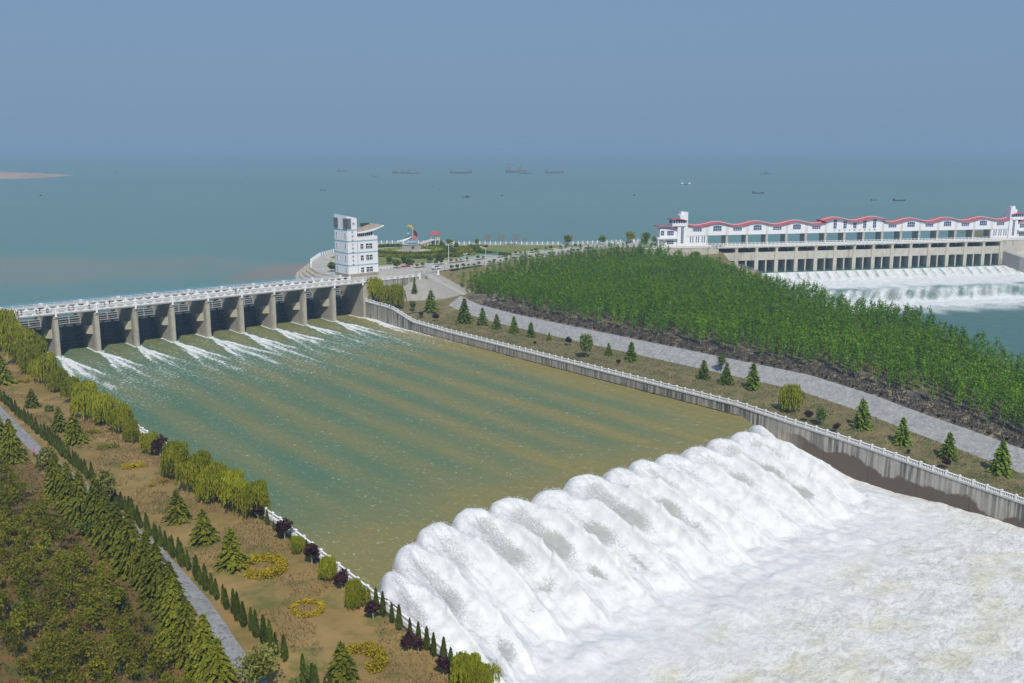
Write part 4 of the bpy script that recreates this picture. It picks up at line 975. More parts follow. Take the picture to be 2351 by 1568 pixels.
# the roof surface slopes up from the front so that its red face shows
def red_roof(s0, s1, n, parent, fn=None, y0=YF - 1.0, y1=YF + 2.6, lift=0.0):
    fn = fn or rz_; mb = MB(); V = []; 
    for i in range(n + 1):
        s = s0 + (s1 - s0) * i / n; z = fn(min(max(s, s0 + 1e-3), s1 - 1e-3)) + lift
        V += [(s, y0, z - 0.22), (s, y0, z - 0.04), (s, y1, z + 0.62), (s, YBk + 0.8, z + 0.50), (s, YBk + 0.8, z - 0.30)]
    F = []
    for i in range(n):
        for j in range(5): F.append((i * 5 + j, i * 5 + (j + 1) % 5, (i + 1) * 5 + (j + 1) % 5, (i + 1) * 5 + j))
    F += [(4, 3, 2, 1, 0), tuple(n * 5 + j for j in range(5))]
    o_ = mb.add(V, F).obj('red_roof', M['red_roof'], parent)
    e = MB(); V = []
    for i in range(n + 1):
        s = s0 + (s1 - s0) * i / n; z = fn(min(max(s, s0 + 1e-3), s1 - 1e-3)) + lift
        V += [(s, y1 - 0.1, z + 0.58), (s, y1 - 0.1, z + 0.78), (s, y1 + 0.25, z + 0.78), (s, y1 + 0.25, z + 0.58)]
    F = [(i * 4 + j, i * 4 + (j + 1) % 4, (i + 1) * 4 + (j + 1) % 4, (i + 1) * 4 + j) for i in range(n) for j in range(4)] + [(3, 2, 1, 0), tuple(n * 4 + j for j in range(4))]
    e.add(V, F).obj('ridge_strip', M['white'], o_); return o_
red_roof(26.4, 112.0, 84, gh); red_roof(2 * MID - 112.0, 2 * MID - 26.4, 84, gh); red_roof(110.2, 2 * MID - 110.2, 48, gh, fn=lambda s: 28.05 + 0.95 * math.cos(((s if s < MID else 2 * MID - s) - 118.5) / 12.2 * math.pi), y0=YF - 1.6)
cl_me = MB().box(-0.72, 0.72, YF + 0.2, YBk - 1, 15.1, sill_z).me('column', M['far_conc'])
for e in E_[1:-1]:
    link('column', cl_me, gh, (e, 0, 0))
    for dx in (-0.62, 0.40): MB().box(e + dx, e + dx + 0.22, YF - 0.05, YF, sill_z, rz_(e + 0.01) - 0.35).obj('downpipe', M['gate_frame'], gh)
for e in (124.5, 136.9): link('column', cl_me, gh, (e, 0, 0))
def awin(parent, sc, zb, w, h, nx, ny, arch=0.0, y=YF, gl='blue_glass'):
    n_ = 8; top = [(sc + w / 2 - w * i / n_, zb + h + arch * math.sin(math.pi * i / n_)) for i in range(n_ + 1)]
    p = MB(); p.prism([(sc - w / 2, zb), (sc + w / 2, zb)] + top, 1, y - 0.03, y); o_ = p.obj('window', M[gl], parent)
    f = MB()
    for i in range(1, nx): x = sc - w / 2 + w * i / nx; f.box(x - 0.06, x + 0.06, y - 0.07, y - 0.03, zb, zb + h + arch * math.sin(math.pi * i / nx) * 0.95)
    for j in range(1, ny): z = zb + h * j / ny; f.box(sc - w / 2, sc + w / 2, y - 0.072, y - 0.032, z - 0.06, z + 0.06)
    f.box(sc - w / 2 - 0.12, sc + w / 2 + 0.12, y - 0.14, y, zb - 0.14, zb)
    f.obj('frame', M['white'], o_); return o_
for i, (a, b_) in enumerate(zip(E_[:-1], E_[1:])):
    c_ = (a + b_) / 2
    if i == 7:
        for j, dx in enumerate((-12.8, -6.4, 0, 6.4, 12.8)): awin(gh, MID + dx, 23.2, 2.0, rz_(MID + dx) - 23.2 - 0.75, 2, 3 if abs(dx) > 1 else 2)
        continue
    big = (i % 2 == 1) if i < 7 else (i % 2 == 1)
    if big: awin(gh, c_, 23.3, 4.9, 2.5, 4, 2, 0.35)
    else: awin(gh, c_, 23.2, 5.2, 1.45, 4, 2, 0.0)
for ch, k in zip('石梁河水库北泄洪闸', range(9)):
    o = link('character', glyph(ch, 1.15, M['lettering']), gh, (MID + (k - 4) * 3.25, YF - 0.05, 22.0)); o.rotation_euler = (math.pi / 2, 0, 0)
for (a, b_) in ((26.65, 38.35), (2 * MID - 38.35, 2 * MID - 26.65)):
    MB().box(a, b_, YF + 0.15, YBk, 15.15, 20.7).obj('lower_wall', M['white'], gh); MB().box(a, b_, YF + 0.0, YBk, 20.7, 20.8).obj('string_course', M['louvre'], gh)
    for g_ in range(3):
        for h_ in range(2): awin(gh, a + 2.0 + g_ * 3.5 + h_ * 1.4, 17.0, 0.62, 3.2, 1, 3, 0.2, YF + 0.15)
# end towers with stair shafts and stepped side wings
for sx, sb, nm in ((1, 0.0, 'left'), (-1, 2 * MID, 'right')):
    t_ = empty('end_tower', (F0X, F0Y, 0), FRZ, 'white stair tower with stepped red-roofed wings at the %s end of the far gatehouse' % nm, 'tower')
    S_ = lambda s: sb + sx * s
    def bx(mb, a, b_, y0, y1, z0, z1): x0, x1 = sorted((S_(a), S_(b_))); mb.box(x0, x1, y0, y1, z0, z1); return mb
    bx(MB(), 20.6, 26.55, YF - 0.4, YBk - 1, 15.15, 26.9).obj('shaft', M['white'], t_)
    x0, x1 = S_(23.2), S_(26.55)
    MB().add([(S_(21.8), YF - 0.45, 26.9), (S_(26.5), YF - 0.45, 26.9), (S_(26.5), YF + 4, 26.9), (S_(21.8), YF + 4, 26.9), (S_(21.9), YF - .45, 32.2), (S_(26.5), YF - .45, 34.0), (S_(26.5), YF + 4, 34.0), (S_(21.9), YF + 4, 32.2)], [(3, 2, 1, 0), (4, 5, 6, 7), (0, 1, 5, 4), (1, 2, 6, 5), (2, 3, 7, 6), (3, 0, 4, 7)]).obj('fin', M['white'], t_)
    MB().prism([(S_(22.4), 31.8), (S_(22.9), 34.4), (S_(24.4), 34.3), (S_(24.6), 32.8)], 1, YF + 0.5, YF + 3.5).obj('fin', M['white'], t_)
    bx(MB(), 17.2, 25.2, YF - 0.9, YBk - 2, 26.3, 28.0).obj('lookout_base', M['white'], t_)
    bx(MB(), 17.4, 25.0, YF - 0.75, YBk - 2.2, 28.0, 29.6).obj('lookout_glass', M['blue_glass'], t_)
    for j in range(6): bx(MB(), 17.35 + j * 1.5, 17.5 + j * 1.5, YF - 0.82, YF - 0.7, 28.0, 29.6).obj('mullion', M['white'], t_)
    n_ = 10; top = [(S_(16.4 + 9.4 * i / n_), 30.5 - 0.10 * i + 0.5 * math.sin(i / n_ * math.pi)) for i in range(n_ + 1)]
    MB().prism(top + [(x, z - 0.45) for x, z in top[::-1]], 1, YF - 1.6, YBk - 1.5).obj('red_roof', M['red_roof'], t_)
    awin(t_, S_(23.4), 16.8, 1.5, 9.0, 2, 8, 0.0, YF - 0.4)
    bx(MB(), 10.4, 20.55, YF + 0.2, YBk - 1, 15.15, 24.6).obj('wing', M['white'], t_)
    bx(MB(), 8.2, 20.5, YF - 1.6, YF + 0.1, 19.4, 20.3).obj('canopy', M['white'], t_)
    for xx in (8.7, 12.0): bx(MB(), xx, xx + 0.5, YF - 1.5, YF - 1.0, 15.15, 19.4).obj('canopy_column', M['white'], t_)
    top = [(S_(9.2 + 11.2 * i / n_), 26.6 - 0.16 * i + 0.45 * math.sin(i / n_ * math.pi)) for i in range(n_ + 1)]
    MB().prism(top + [(x, z - 0.4) for x, z in top[::-1]], 1, YF - 0.9, YBk).obj('red_roof', M['red_roof'], t_)
    bx(MB(), 10.6, 20.4, YF + 0.25, YBk - 1.1, 24.6, 25.2).obj('wing_parapet', M['white'], t_)
    awin(t_, S_(16.6), 21.3, 3.8, 2.4, 4, 2, 0.2, YF + 0.2); awin(t_, S_(11.9), 21.3, 1.9, 2.4, 2, 2, 0.3, YF + 0.2); awin(t_, S_(16.6), 16.4, 3.8, 1.9, 4, 2, 0.0, YF + 0.2, 'glass')
# ------------------------------------------------------------------ plants
rng = np.random.default_rng(21)
def nth(i): return '%d%s' % (i, 'th' if 10 <= i % 100 <= 20 else {1: 'st', 2: 'nd', 3: 'rd'}.get(i % 10, 'th'))
def rdir(n, r=rng):
    v = r.normal(size=(n, 3)); return v / np.linalg.norm(v, axis=1)[:, None]
def quads(C, A, B):
    P = np.stack([C - A - B, C + A - B, C + A + B, C - A + B], 1).reshape(-1, 3)
    return P, np.arange(len(C) * 4).reshape(-1, 4)
def leaf_quads(C, size, aspect=0.55, up=None, mixup=0.0):
    n = len(C); A = rdir(n)
    if up is not None: A = A * (1 - mixup) + np.asarray(up) * mixup; A /= np.linalg.norm(A, axis=1)[:, None]
    T_ = rdir(n); B = np.cross(A, T_); B /= np.linalg.norm(B, axis=1)[:, None] + 1e-9
    sz = (np.ones(n) * size)[:, None] if np.ndim(size) == 0 else np.asarray(size)[:, None]
    return quads(C, A * sz / 2, B * sz * aspect / 2)
def cat(parts):
    V = []; F = []; o = 0
    for v, f in parts: V.append(v); F.append(f + o); o += len(v)
    return np.concatenate(V), np.concatenate(F)
def trunk_mb(h, r0, r1, lean=0.0, limbs=(), n=6):
    mb = MB(); mb.bar((0, 0, -0.3), (lean * h * 0.5, 0, h * 0.5), r0, n, (r0 + r1) / 2); mb.bar((lean * h * 0.5, 0, h * 0.5), (lean * h, 0, h), (r0 + r1) / 2, n, r1)
    for (z, ang, L, el, r) in limbs:
        p = Vector((lean * z, 0, z)); d = Vector((math.cos(ang) * math.cos(el), math.sin(ang) * math.cos(el), math.sin(el))); mb.bar(p, p + d * L, r, 4, r * 0.35)
    return mb
M['f_cedar'] = foliage('cedar_needles', (0.070, 0.125, 0.008), (0.185, 0.255, 0.020), (0.31, 0.36, 0.045), 0.5)
M['f_deodar'] = foliage('deodar_needles', (0.085, 0.105, 0.006), (0.21, 0.225, 0.014), (0.34, 0.33, 0.03), 0.4)
M['f_thuja'] = foliage('thuja_leaves', (0.045, 0.072, 0.008), (0.105, 0.135, 0.015), (0.15, 0.17, 0.02), 0.6)
M['f_willow'] = foliage('willow_leaves', (0.14, 0.175, 0.005), (0.31, 0.32, 0.012), (0.44, 0.42, 0.03), 0.3)
M['f_poplar'] = foliage('poplar_leaves', (0.068, 0.185, 0.002), (0.15, 0.30, 0.006), (0.30, 0.39, 0.02), 0.05)
M['f_sapling'] = foliage('sapling_leaves', (0.085, 0.100, 0.003), (0.20, 0.205, 0.008), (0.31, 0.26, 0.02), 0.14)
M['f_fresh'] = foliage('fresh_leaves', (0.095, 0.162, 0.027), (0.189, 0.257, 0.054), (0.270, 0.324, 0.095), 0.4)
M['f_plum'] = foliage('plum_leaves', (0.030, 0.012, 0.014), (0.070, 0.026, 0.030), (0.11, 0.05, 0.05), 0.8)
M['f_yellow'] = foliage('golden_leaves', (0.26, 0.20, 0.008), (0.46, 0.35, 0.012), (0.58, 0.46, 0.03), 0.8)
M['f_hedge'] = foliage('hedge_leaves', (0.055, 0.100, 0.014), (0.130, 0.185, 0.030), (0.20, 0.25, 0.05), 0.3)
M['f_pale'] = foliage('pale_leaves', (0.17, 0.19, 0.03), (0.31, 0.31, 0.07), (0.44, 0.42, 0.13), 0.4)
M['f_olive'] = foliage('olive_hedge_leaves', (0.16, 0.19, 0.018), (0.30, 0.30, 0.035), (0.40, 0.37, 0.06), 0.3)
M['f_red'] = foliage('red_hedge_leaves', (0.084, 0.030, 0.026), (0.156, 0.060, 0.048), (0.216, 0.096, 0.060), 0.5)

def cedar_mesh(h, R, nlev, nb, nq, q, droop, mat, seed, sharp=0.9):
    r = np.random.default_rng(seed); C = []; A = []; B = []
    for i in range(nlev):
        t = (i + r.uniform(-.25, .25)) / nlev; t = max(t, 0.0); z = h * (0.07 + 0.92 * t)
        rad = R * (1 - t) ** sharp * r.uniform(0.8, 1.15) + 0.05 * R
        k = max(4, int(nb * (1 - t) ** 0.6)); a0 = r.uniform(0, 6.28)
        for j in range(k):
            a = a0 + 6.28 * j / k + r.normal(0, 0.18); rr = rad * r.uniform(0.72, 1.12); d = np.array([math.cos(a), math.sin(a), 0]); pr_ = np.array([-d[1], d[0], 0])
            for m_ in range(nq):
                f = (m_ + 0.7) / nq; c = d * rr * f + np.array([0, 0, z + 0.10 * rr * f - droop * rr * f * f]) + r.normal(0, 0.05 * q, 3)
                ln = q * (0.75 + 0.5 * r.random()); ax = d + np.array([0, 0, -droop * 1.5 * f + r.normal(0, .15)]) + pr_ * r.normal(0, .35); ax /= np.linalg.norm(ax)
                bx = np.cross(ax, np.array([0, 0, 1]) + r.normal(0, .45, 3)); bx /= np.linalg.norm(bx)
                C.append(c); A.append(ax * ln * 0.55); B.append(bx * ln * 0.30)
    V, F = quads(np.array(C), np.array(A), np.array(B))
    tipC = np.array([[0, 0, h * (0.97 + 0.01 * k)] for k in range(4)]); v2, f2 = leaf_quads(tipC, q * 0.6, 0.4, (0, 0, 1), 0.8)
    V, F = cat([(V, F), (v2, f2)])
    return mesh('crown', V, F, mat)
def blob_mesh(n, cen, rad, q, mat, seed, shell=0.55, aspect=0.6, sub=9, up=None, mu=0.0):
    """leafy crown: clumps spread through an ellipsoid, denser towards the outside"""
    r = np.random.default_rng(seed); d = rdir(sub, r); c0 = np.array(cen) + d * np.array(rad) * (r.random((sub, 1)) ** 0.4) * 0.62
    k = r.integers(0, sub, n); off = rdir(n, r) * (shell + (1 - shell) * r.random((n, 1))) ; sizes = r.uniform(0.38, 0.62, sub)
    C = c0[k] + off * np.array(rad) * sizes[k][:, None]
    return leaf_quads(C, q * r.uniform(0.7, 1.3, n), aspect, up, mu)
def thuja_mesh(h, R, n, mat, seed):
    r = np.random.default_rng(seed); t = r.random(n) ** 0.85; a = r.uniform(0, 6.28, n)
    rad = R * np.minimum(1, (1 - t) ** 0.62 * 1.12) * np.minimum(1, 0.55 + 3.5 * t) * r.uniform(0.84, 1.06, n)
    C = np.stack([rad * np.cos(a), rad * np.sin(a), 0.08 * h + t * h * 0.93], -1)
    V, F = leaf_quads(C, 0.105 * h * r.uniform(0.7, 1.2, n), 0.42, (0, 0, 1), 0.72)
    core = MB().lathe([(R * 0.55, 0.05), (R * 0.82, 0.2 * h), (R * 0.75, 0.5 * h), (R * 0.35, 0.85 * h), (0.02, 0.97 * h)], 8)
    v2 = np.array(core.v); 
    me = bpy.data.meshes.new('crown'); me.from_pydata([tuple(x) for x in V.tolist()] + core.v, [], [tuple(f) for f in F.tolist()] + [tuple(i + len(V) for i in f) for f in core.f]); me.materials.append(mat); me.update(); return me
def willow_mesh(h, R, ns, mat, seed, q=0.55):
    r = np.random.default_rng(seed); C = []; A = []; B = []
    lob = [(r.uniform(-.6, .6) * R, r.uniform(-.6, .6) * R, r.uniform(.55, .92) * h, r.uniform(.28, .62) * R) for _ in range(10)]
    for s_ in range(ns):
        lx, ly, lz, lr = lob[r.integers(0, 10)]; lr = lr * r.uniform(0.75, 1.2)
        d = rdir(1, r)[0]; d[2] = abs(d[2]) * 0.9
        p = np.array([lx, ly, lz]) + d * lr * np.array([1, 1, 0.62])
        L_ = min(p[2] - 0.10 * h, r.uniform(0.25, 0.62) * h); n_ = max(2, int(L_ / (q * 0.75)))
        out_ = np.array([d[0], d[1], 0]) * 0.12
        for k in range(n_):
            c = p + out_ * k * q - np.array([0, 0, (k + 0.2) * q * 0.75]) + r.normal(0, 0.07, 3)
            ax = np.array([out_[0] + r.normal(0, .16), out_[1] + r.normal(0, .16), -1.0]); ax /= np.linalg.norm(ax); bx = np.cross(ax, rdir(1, r)[0]); bx /= np.linalg.norm(bx) + 1e-9
            C.append(c); A.append(ax * q * 0.62); B.append(bx * q * 0.17)
    return mesh('crown', *quads(np.array(C), np.array(A), np.array(B)), mat)
def proto(name, trunk, crown, label, cat_, group):
    t = empty(name, (0, 0, 0), 0, label, cat_, group)
    link('trunk', trunk, t); link('crown', crown, t); return t
class Kind:
    """first placement uses the prototype itself, later ones copies of the tree and its parts"""
    def __init__(s, protos): s.p = protos; s.used = [False] * len(protos); s.k = 0
    def put(s, u, v, z, sc=1.0, label=None, idx=None, rz=None):
        i = (s.k if idx is None else idx) % len(s.p); s.k += 1
        rz = rng.uniform(0, 6.28) if rz is None else rz
        if not s.used[i]:
            s.used[i] = True; o = s.p[i]; o.location = (u, -v, z); o.rotation_euler = (0, 0, rz); o.scale = (sc,) * 3 if not hasattr(sc, '__len__') else sc
            if label: o['label'] = label
            return o
        return copy_tree(s.p[i], (u, -v, z), rz, sc, label)
def me_of(mb, name, m): return mb.me(name, m)

# --- cedars on the right bank
cg = 'conifers on the right bank lawn'
K_cedar = Kind([proto('cedar_tree', me_of(trunk_mb(6, .16, .04), 'trunk', M['bark']), cedar_mesh(7.0, 2.45, 17, 13, 5, 0.72, 0.30, M['f_cedar'], 31 + k), 'cedar', 'conifer', cg) for k in range(3)])
def r66(X, Y): return ((1400 + X / 2.351) * 2351 / 3472, (900 + Y / 2.351) * 2351 / 3472)
def r7(X, Y): return ((2300 + X / 2.006) * 2351 / 3472, (1000 + Y / 2.006) * 2351 / 3472)
def r1b(X, Y): return (0.28073 * X, 710.98 + 0.28073 * Y)
def r3b(X, Y): return ((700 + X / 2.351) * 2351 / 3472, (1650 + Y / 2.351) * 2351 / 3472)
def r2b(X, Y): return ((X / 2.354) * 2351 / 3472, (1650 + Y / 2.354) * 2351 / 3472)
cl = [(r66, 145, 365, 200), (r66, 410, 452, 270), (r66, 555, 475, 340), (r66, 668, 507, 390), (r66, 805, 538, 410), (r66, 940, 572, 455), (r66, 1085, 602, 535), (r66, 1560, 718, 620), (r66, 1740, 758, 610),
      (r7, 170, 570, 445), (r7, 325, 605, 470), (r7, 505, 640, 470), (r7, 1245, 905, 720), (r7, 1520, 1010, 850), (r7, 1835, 1110, 950), (r7, 2190, 1215, 1015)]
for i, (R_, X, Yb, Yt) in enumerate(cl):
    q0 = R_(X, Yb); q1 = R_(X, Yt); u, v, z = on_land(*q0); h = (q0[1] - q1[1]) * mpp((u, -v, z)) * 1.06
    K_cedar.put(u, v, z, h / 7.0, 'dark green cone-shaped cedar, %s along the right lawn counting from the dam' % ordn(i))
K_lean = Kind([proto('slender_conifer', me_of(trunk_mb(5, .12, .03), 'trunk', M['bark']), cedar_mesh(7.0, 1.2, 13, 8, 3, 0.8, 0.2, M['f_cedar'], 77), 'slim', 'conifer', cg)])
u, v, z = on_land(*r66(15, 262)); K_lean.put(u, v, z, 1.0, 'thin ragged conifer at the dam end of the right lawn')
# --- broadleaf trees on the right bank
def round_tree(name, h, R, n, mat, seed, lab, cat_='tree', q=0.6, barkm='bark', cz=0.62, group=None, sub=10, aspect=0.6):
    limbs = [(h * rng.uniform(.25, .6), rng.uniform(0, 6.28), h * .35, rng.uniform(.5, 1.0), h * .012) for _ in range(6)]
    return proto(name, me_of(trunk_mb(h * 0.72, h * .022, h * .007, 0.02, limbs), 'trunk', M[barkm]), mesh('crown', *blob_mesh(n, (0, 0, h * cz), (R, R, h * 0.40), q, mat, seed, sub=sub, aspect=aspect), mat), lab, cat_, group)
K_fresh = Kind([round_tree('young_tree', 8.0, 2.6, 900, M['f_fresh'], 41, 'tree', q=0.5, sub=14), round_tree('young_tree', 8.0, 2.4, 800, M['f_fresh'], 42, 'tree', q=0.5, sub=12)])
K_willow_r = Kind([proto('willow_tree', me_of(trunk_mb(4.5, .2, .06), 'trunk', M['bark']), willow_mesh(6.5, 2.4, 380, M['f_willow'], 51, 0.5), 'willow', 'willow', 'willows near the dam')])
for (R_, X, Yb, Yt, lab, kk) in [(r66, 1378, 738, 530, 'fresh green round tree standing on the right lawn among the cedars', K_fresh), (r7, 290, 520, 400, 'pale yellow-green young tree beside a cedar on the right lawn', K_fresh),
                      (r7, 765, 800, 612, 'bushy yellow-green willow close to the right balustrade', K_willow_r), (r7, 965, 890, 760, 'small wispy light green tree next to a plum bush on the right lawn', K_fresh)]:
    q0 = R_(X, Yb); u, v, z = on_land(*q0); h = (Yb - Yt) / (2.351 if R_ is r66 else 2.006) * .677 * mpp((u, -v, z)); kk.put(u, v, z, h / (8.0 if kk is K_fresh else 6.5), lab)
for (x, y, hp, lab) in [(862, 692, 56, 'yellow-green willow tucked under the wing wall beside the abutment'), (888, 701, 46, 'greener willow between the two at the foot of the wing wall'), (914, 708, 56, 'third willow right of the abutment, at the foot of the paved slope')]:
    u, v, z = on_land(x, y); K_willow_r.put(u, v, z, hp * mpp((u, -v, z)) / 6.5, lab)
u, v, z = on_land(948, 718); K_fresh.put(u, v, z, 0.62, 'small green tree on the lawn at the foot of the paved slope')
def plum(seed): return proto('plum_bush', me_of(trunk_mb(1.0, .05, .03, 0.05, [(0.5, a, 0.8, 0.9, .025) for a in (0, 2, 4)]), 'trunk', M['pale_bark']), mesh('crown', *blob_mesh(260, (0, 0, 1.45), (0.95, 0.95, 0.95), 0.34, M['f_plum'], seed), M['f_plum']), 'plum', 'bush', 'purple-leaved plum bushes')
K_plum = Kind([plum(61), plum(62)])
pl_ = [(r66(70, 422), 55 / 2.351, 'dark red plum bush at the dam end of the right lawn, near the balustrade'), (r66(185, 452), 78 / 2.351, 'rounded dark red plum bush behind the right balustrade near the dam'), (r7(880, 862), 80 / 2.006, 'dark red plum bush beside the bushy willow on the right lawn'), (r7(1075, 932), 62 / 2.006, 'small dark red plum bush downstream of the wispy tree on the right lawn'), (r7(1565, 1085), 36 / 2.006, 'tiny dark red bush between two cedars on the right lawn'), (r7(1820, 1182), 72 / 2.006, 'dark red plum bush in front of the second last cedar on the right lawn'), (r66(1640, 800), 55 / 2.351, 'thin bare reddish bush near the right balustrade mid-way'), (r66(1240, 638), 72 / 2.351, 'low dark bush on the right lawn beside the fresh green tree'), (r66(970, 640), 40 / 2.351, 'tiny bare bush close to the right balustrade')]
for q0, hp, lab in pl_:
    u, v, z = on_land(*q0); K_plum.put(u, v, z, max(0.5, hp * .677 * mpp((u, -v, z)) / 2.3), lab)
K_ts = Kind([proto('kerb_shrub', me_of(trunk_mb(0.3, .04, .03), 'trunk', M['bark']), mesh('crown', *blob_mesh(60, (0, 0, 0.55), (0.42, 0.42, 0.5), 0.28, M['f_plum'], 63, sub=4), M['f_plum']), 'shrub', 'shrub', 'tiny dark shrubs along the top of the revetment')])
for i, v in enumerate(np.arange(46, 262, 4.4)):
    K_ts.put(float(TOP_U(v)) + 0.5, v, float(TOP_Z(v)) + 0.02, rng.uniform(.8, 1.3), 'tiny dark shrub, %s from the dam end along the top of the revetment' % nth(i + 1))
# --- left bank: thuja rows
K_th = Kind([proto('thuja', me_of(trunk_mb(0.6, .06, .05), 'trunk', M['bark']), thuja_mesh(3.7, 0.40 + 0.04 * k, 300, M['f_thuja'], 71 + k), 'thuja', 'conifer', 'columnar thujas of the left bank') for k in range(3)])
thA = []
v = 58.0
while v < 247:
    gap = (148 < v < 158) or (232.5 < v < 235.5)
    if not gap: thA.append(v)
    v += 1.95 + rng.uniform(-.25, .4)
for i, v in enumerate(thA):
    u = -31.3 - 0.012 * max(0, v - 190) * 1.2 + rng.uniform(-.25, .25); z = gz(u, v); K_th.put(u, v, z, rng.uniform(0.78, 1.18) * (0.92 if v < 120 else 1.0), 'dark columnar thuja, %s from the dam in the row along the garden path' % nth(i + 1))
v = 96.0; nb_ = 0
while v < 256:
    if v > 168 or rng.random() < 0.5:
        u = U_L - 2.0 + rng.uniform(-.3, .3); K_th.put(u, v, gz(u, v), rng.uniform(0.78, 1.1) if v > 222 else rng.uniform(.45, .78), 'dark columnar thuja, %s from the dam in the row against the left balustrade' % nth(nb_ + 1)); nb_ += 1
    v += (2.0 if v > 222 else 2.9) + rng.uniform(-.4, .6)
# --- willows along the left wall
K_wl = Kind([proto('willow_tree', me_of(trunk_mb(5.0, .24, .07, 0, [(3.2, a, 2.2, 0.8, .07) for a in (0, 1.3, 2.6, 4, 5.2)]), 'trunk', M['bark']), willow_mesh(7.0, 2.7, 780, M['f_willow'], 81 + k, 0.42), 'willow', 'willow', 'weeping willows along the left wall') for k in range(3)])
wl_ = [(22, 806, 92), (55, 837, 92), (75, 857, 70), (101, 880, 70), (135, 899, 60), (166, 924, 62), (202, 960, 84), (239, 972, 82), (278, 992, 70), (306, 1016, 52), (345, 1041, 58), (407, 1098, 96), (449, 1128, 96), (491, 1152, 100), (540, 1172, 102), (578, 1187, 92)]
for i, (x, y, hp) in enumerate(wl_):
    u, v, z = on_land(x, y); K_wl.put(u, v, z, 0.9 * hp * mpp((u, -v, z)) / 7.0, 'yellow-green weeping willow, %s from the dam along the left wall' % ordn(i))
for (q0, hp, lab) in [(r3b(730, 525), 43, 'small rounded willow before the left balustrade, between plum bushes'), (r3b(975, 745), 58, 'short weeping willow against the left balustrade beside the golden ring hedge'), (r3b(1215, 968), 64, 'short weeping willow against the left balustrade near the edge of the falls'), (r3b(2090, 1600), 84, 'bright willow at the bottom edge of the picture beside the foam'), (r3b(2230, 1640), 70, 'sparse willow behind the bright one at the bottom edge')]:
    u, v, z = on_land(*q0); K_wl.put(u, v, z, hp * mpp((u, -v, z)) / 7.0, lab)
# --- plum bushes along the left balustrade
for i, (x, y, hp) in enumerate([(368, 1047, 46), (593, 1194, 42), (654, 1240, 50), (716, 1295, 50), (785, 1350, 44), (857, 1423, 46), (938, 1493, 44), (960, 1497, 36), (1018, 1551, 46)]):
    u, v, z = on_land(x, y); K_plum.put(u, v, z, hp * mpp((u, -v, z)) / 2.3, 'dark purple plum bush, %s from the dam by the left balustrade' % ordn(i))
# --- garden cedars on the left bank
K_gc = Kind([proto('garden_cedar', me_of(trunk_mb(5, .16, .04), 'trunk', M['bark']), cedar_mesh(5.5, 2.5, 16, 13, 6, 0.62, 0.34, M['f_deodar'], 91 + k, 1.0), 'cedar', 'conifer', 'cedars in the left garden') for k in range(3)])
for (x, y, hp, lab) in [(3, 880, 62, 'dark cedar cut by the left edge of the picture below the dam'), (74.5, 935, 40, 'lone cedar in the dry grass near the left edge'), (137.6, 990, 52, 'slim cedar beside a broad one above the ring of yellow shrubs'), (172.6, 1017, 64, 'broad dark cedar beside a yellow shrub in the upper garden'), (408.5, 1195, 70, 'broad cedar in the middle of the left garden'), (469, 1245, 76, 'wide spreading cedar below the middle one in the left garden'), (532, 1300, 88, 'cedar with a thin leaning top touching the golden ring hedge'), (785, 1562, 90, 'cedar beside the open golden hedge arc at the bottom edge')]:
    u, v, z = on_land(x, y); K_gc.put(u, v, z, hp * mpp((u, -v, z)) / 5.5, lab)
# --- golden hedges, rings and patches
def hedge(name, pts, w, h, mat, label, cat_='hedge', dens=26, q=0.3, group=None, zoff=0.0, closed=False, seed=1):
    """a clipped or loose hedge along a line of (u, v) points"""
    r = np.random.default_rng(seed); P = np.array(pts, float); seg = np.diff(P, axis=0); L = np.hypot(seg[:, 0], seg[:, 1]); cum = np.concatenate([[0], np.cumsum(L)])
    n = int(cum[-1] * w * dens); t = r.uniform(0, cum[-1], n); i = np.clip(np.searchsorted(cum, t) - 1, 0, len(L) - 1); f = (t - cum[i]) / L[i]
    c = P[i] + seg[i] * f[:, None]; nr = np.stack([-seg[i, 1], seg[i, 0]], -1) / L[i][:, None]
    a = r.uniform(0, np.pi, n); rr = r.uniform(0.55, 1.0, n); wob = 1 + 0.25 * fbm(t * 0.7 + seed, t * 0, 2)
    off = np.cos(a) * rr * w / 2 * wob; zz = np.sin(a) ** 0.6 * rr * h * wob
    uu = c[:, 0] + nr[:, 0] * off; vv_ = c[:, 1] + nr[:, 1] * off
    zg = np.array([gz(x, y) for x, y in zip(uu[::8], vv_[::8])]); zg = np.interp(np.arange(n), np.arange(0, n, 8), zg[:len(np.arange(0, n, 8))]) if False else np.repeat(zg, 8)[:n]
    C = np.stack([uu, -vv_, zg + zz + zoff], -1)
    o0 = np.array([P[:, 0].mean(), -P[:, 1].mean(), zg.mean()])
    return tag(link(name, mesh(name, *leaf_quads(C - o0, q * r.uniform(.7, 1.3, n), 0.65), mat), None, o0), label, cat_, group)
def ring(q0, rx, a0, a1, n=18):
    u, v, z = on_land(*q0); R = rx * mpp((u, -v, z)); return [(u + R * math.cos(a), v + R * math.sin(a)) for a in np.linspace(a0, a1, n)]
gg = 'golden hedges of the left garden'
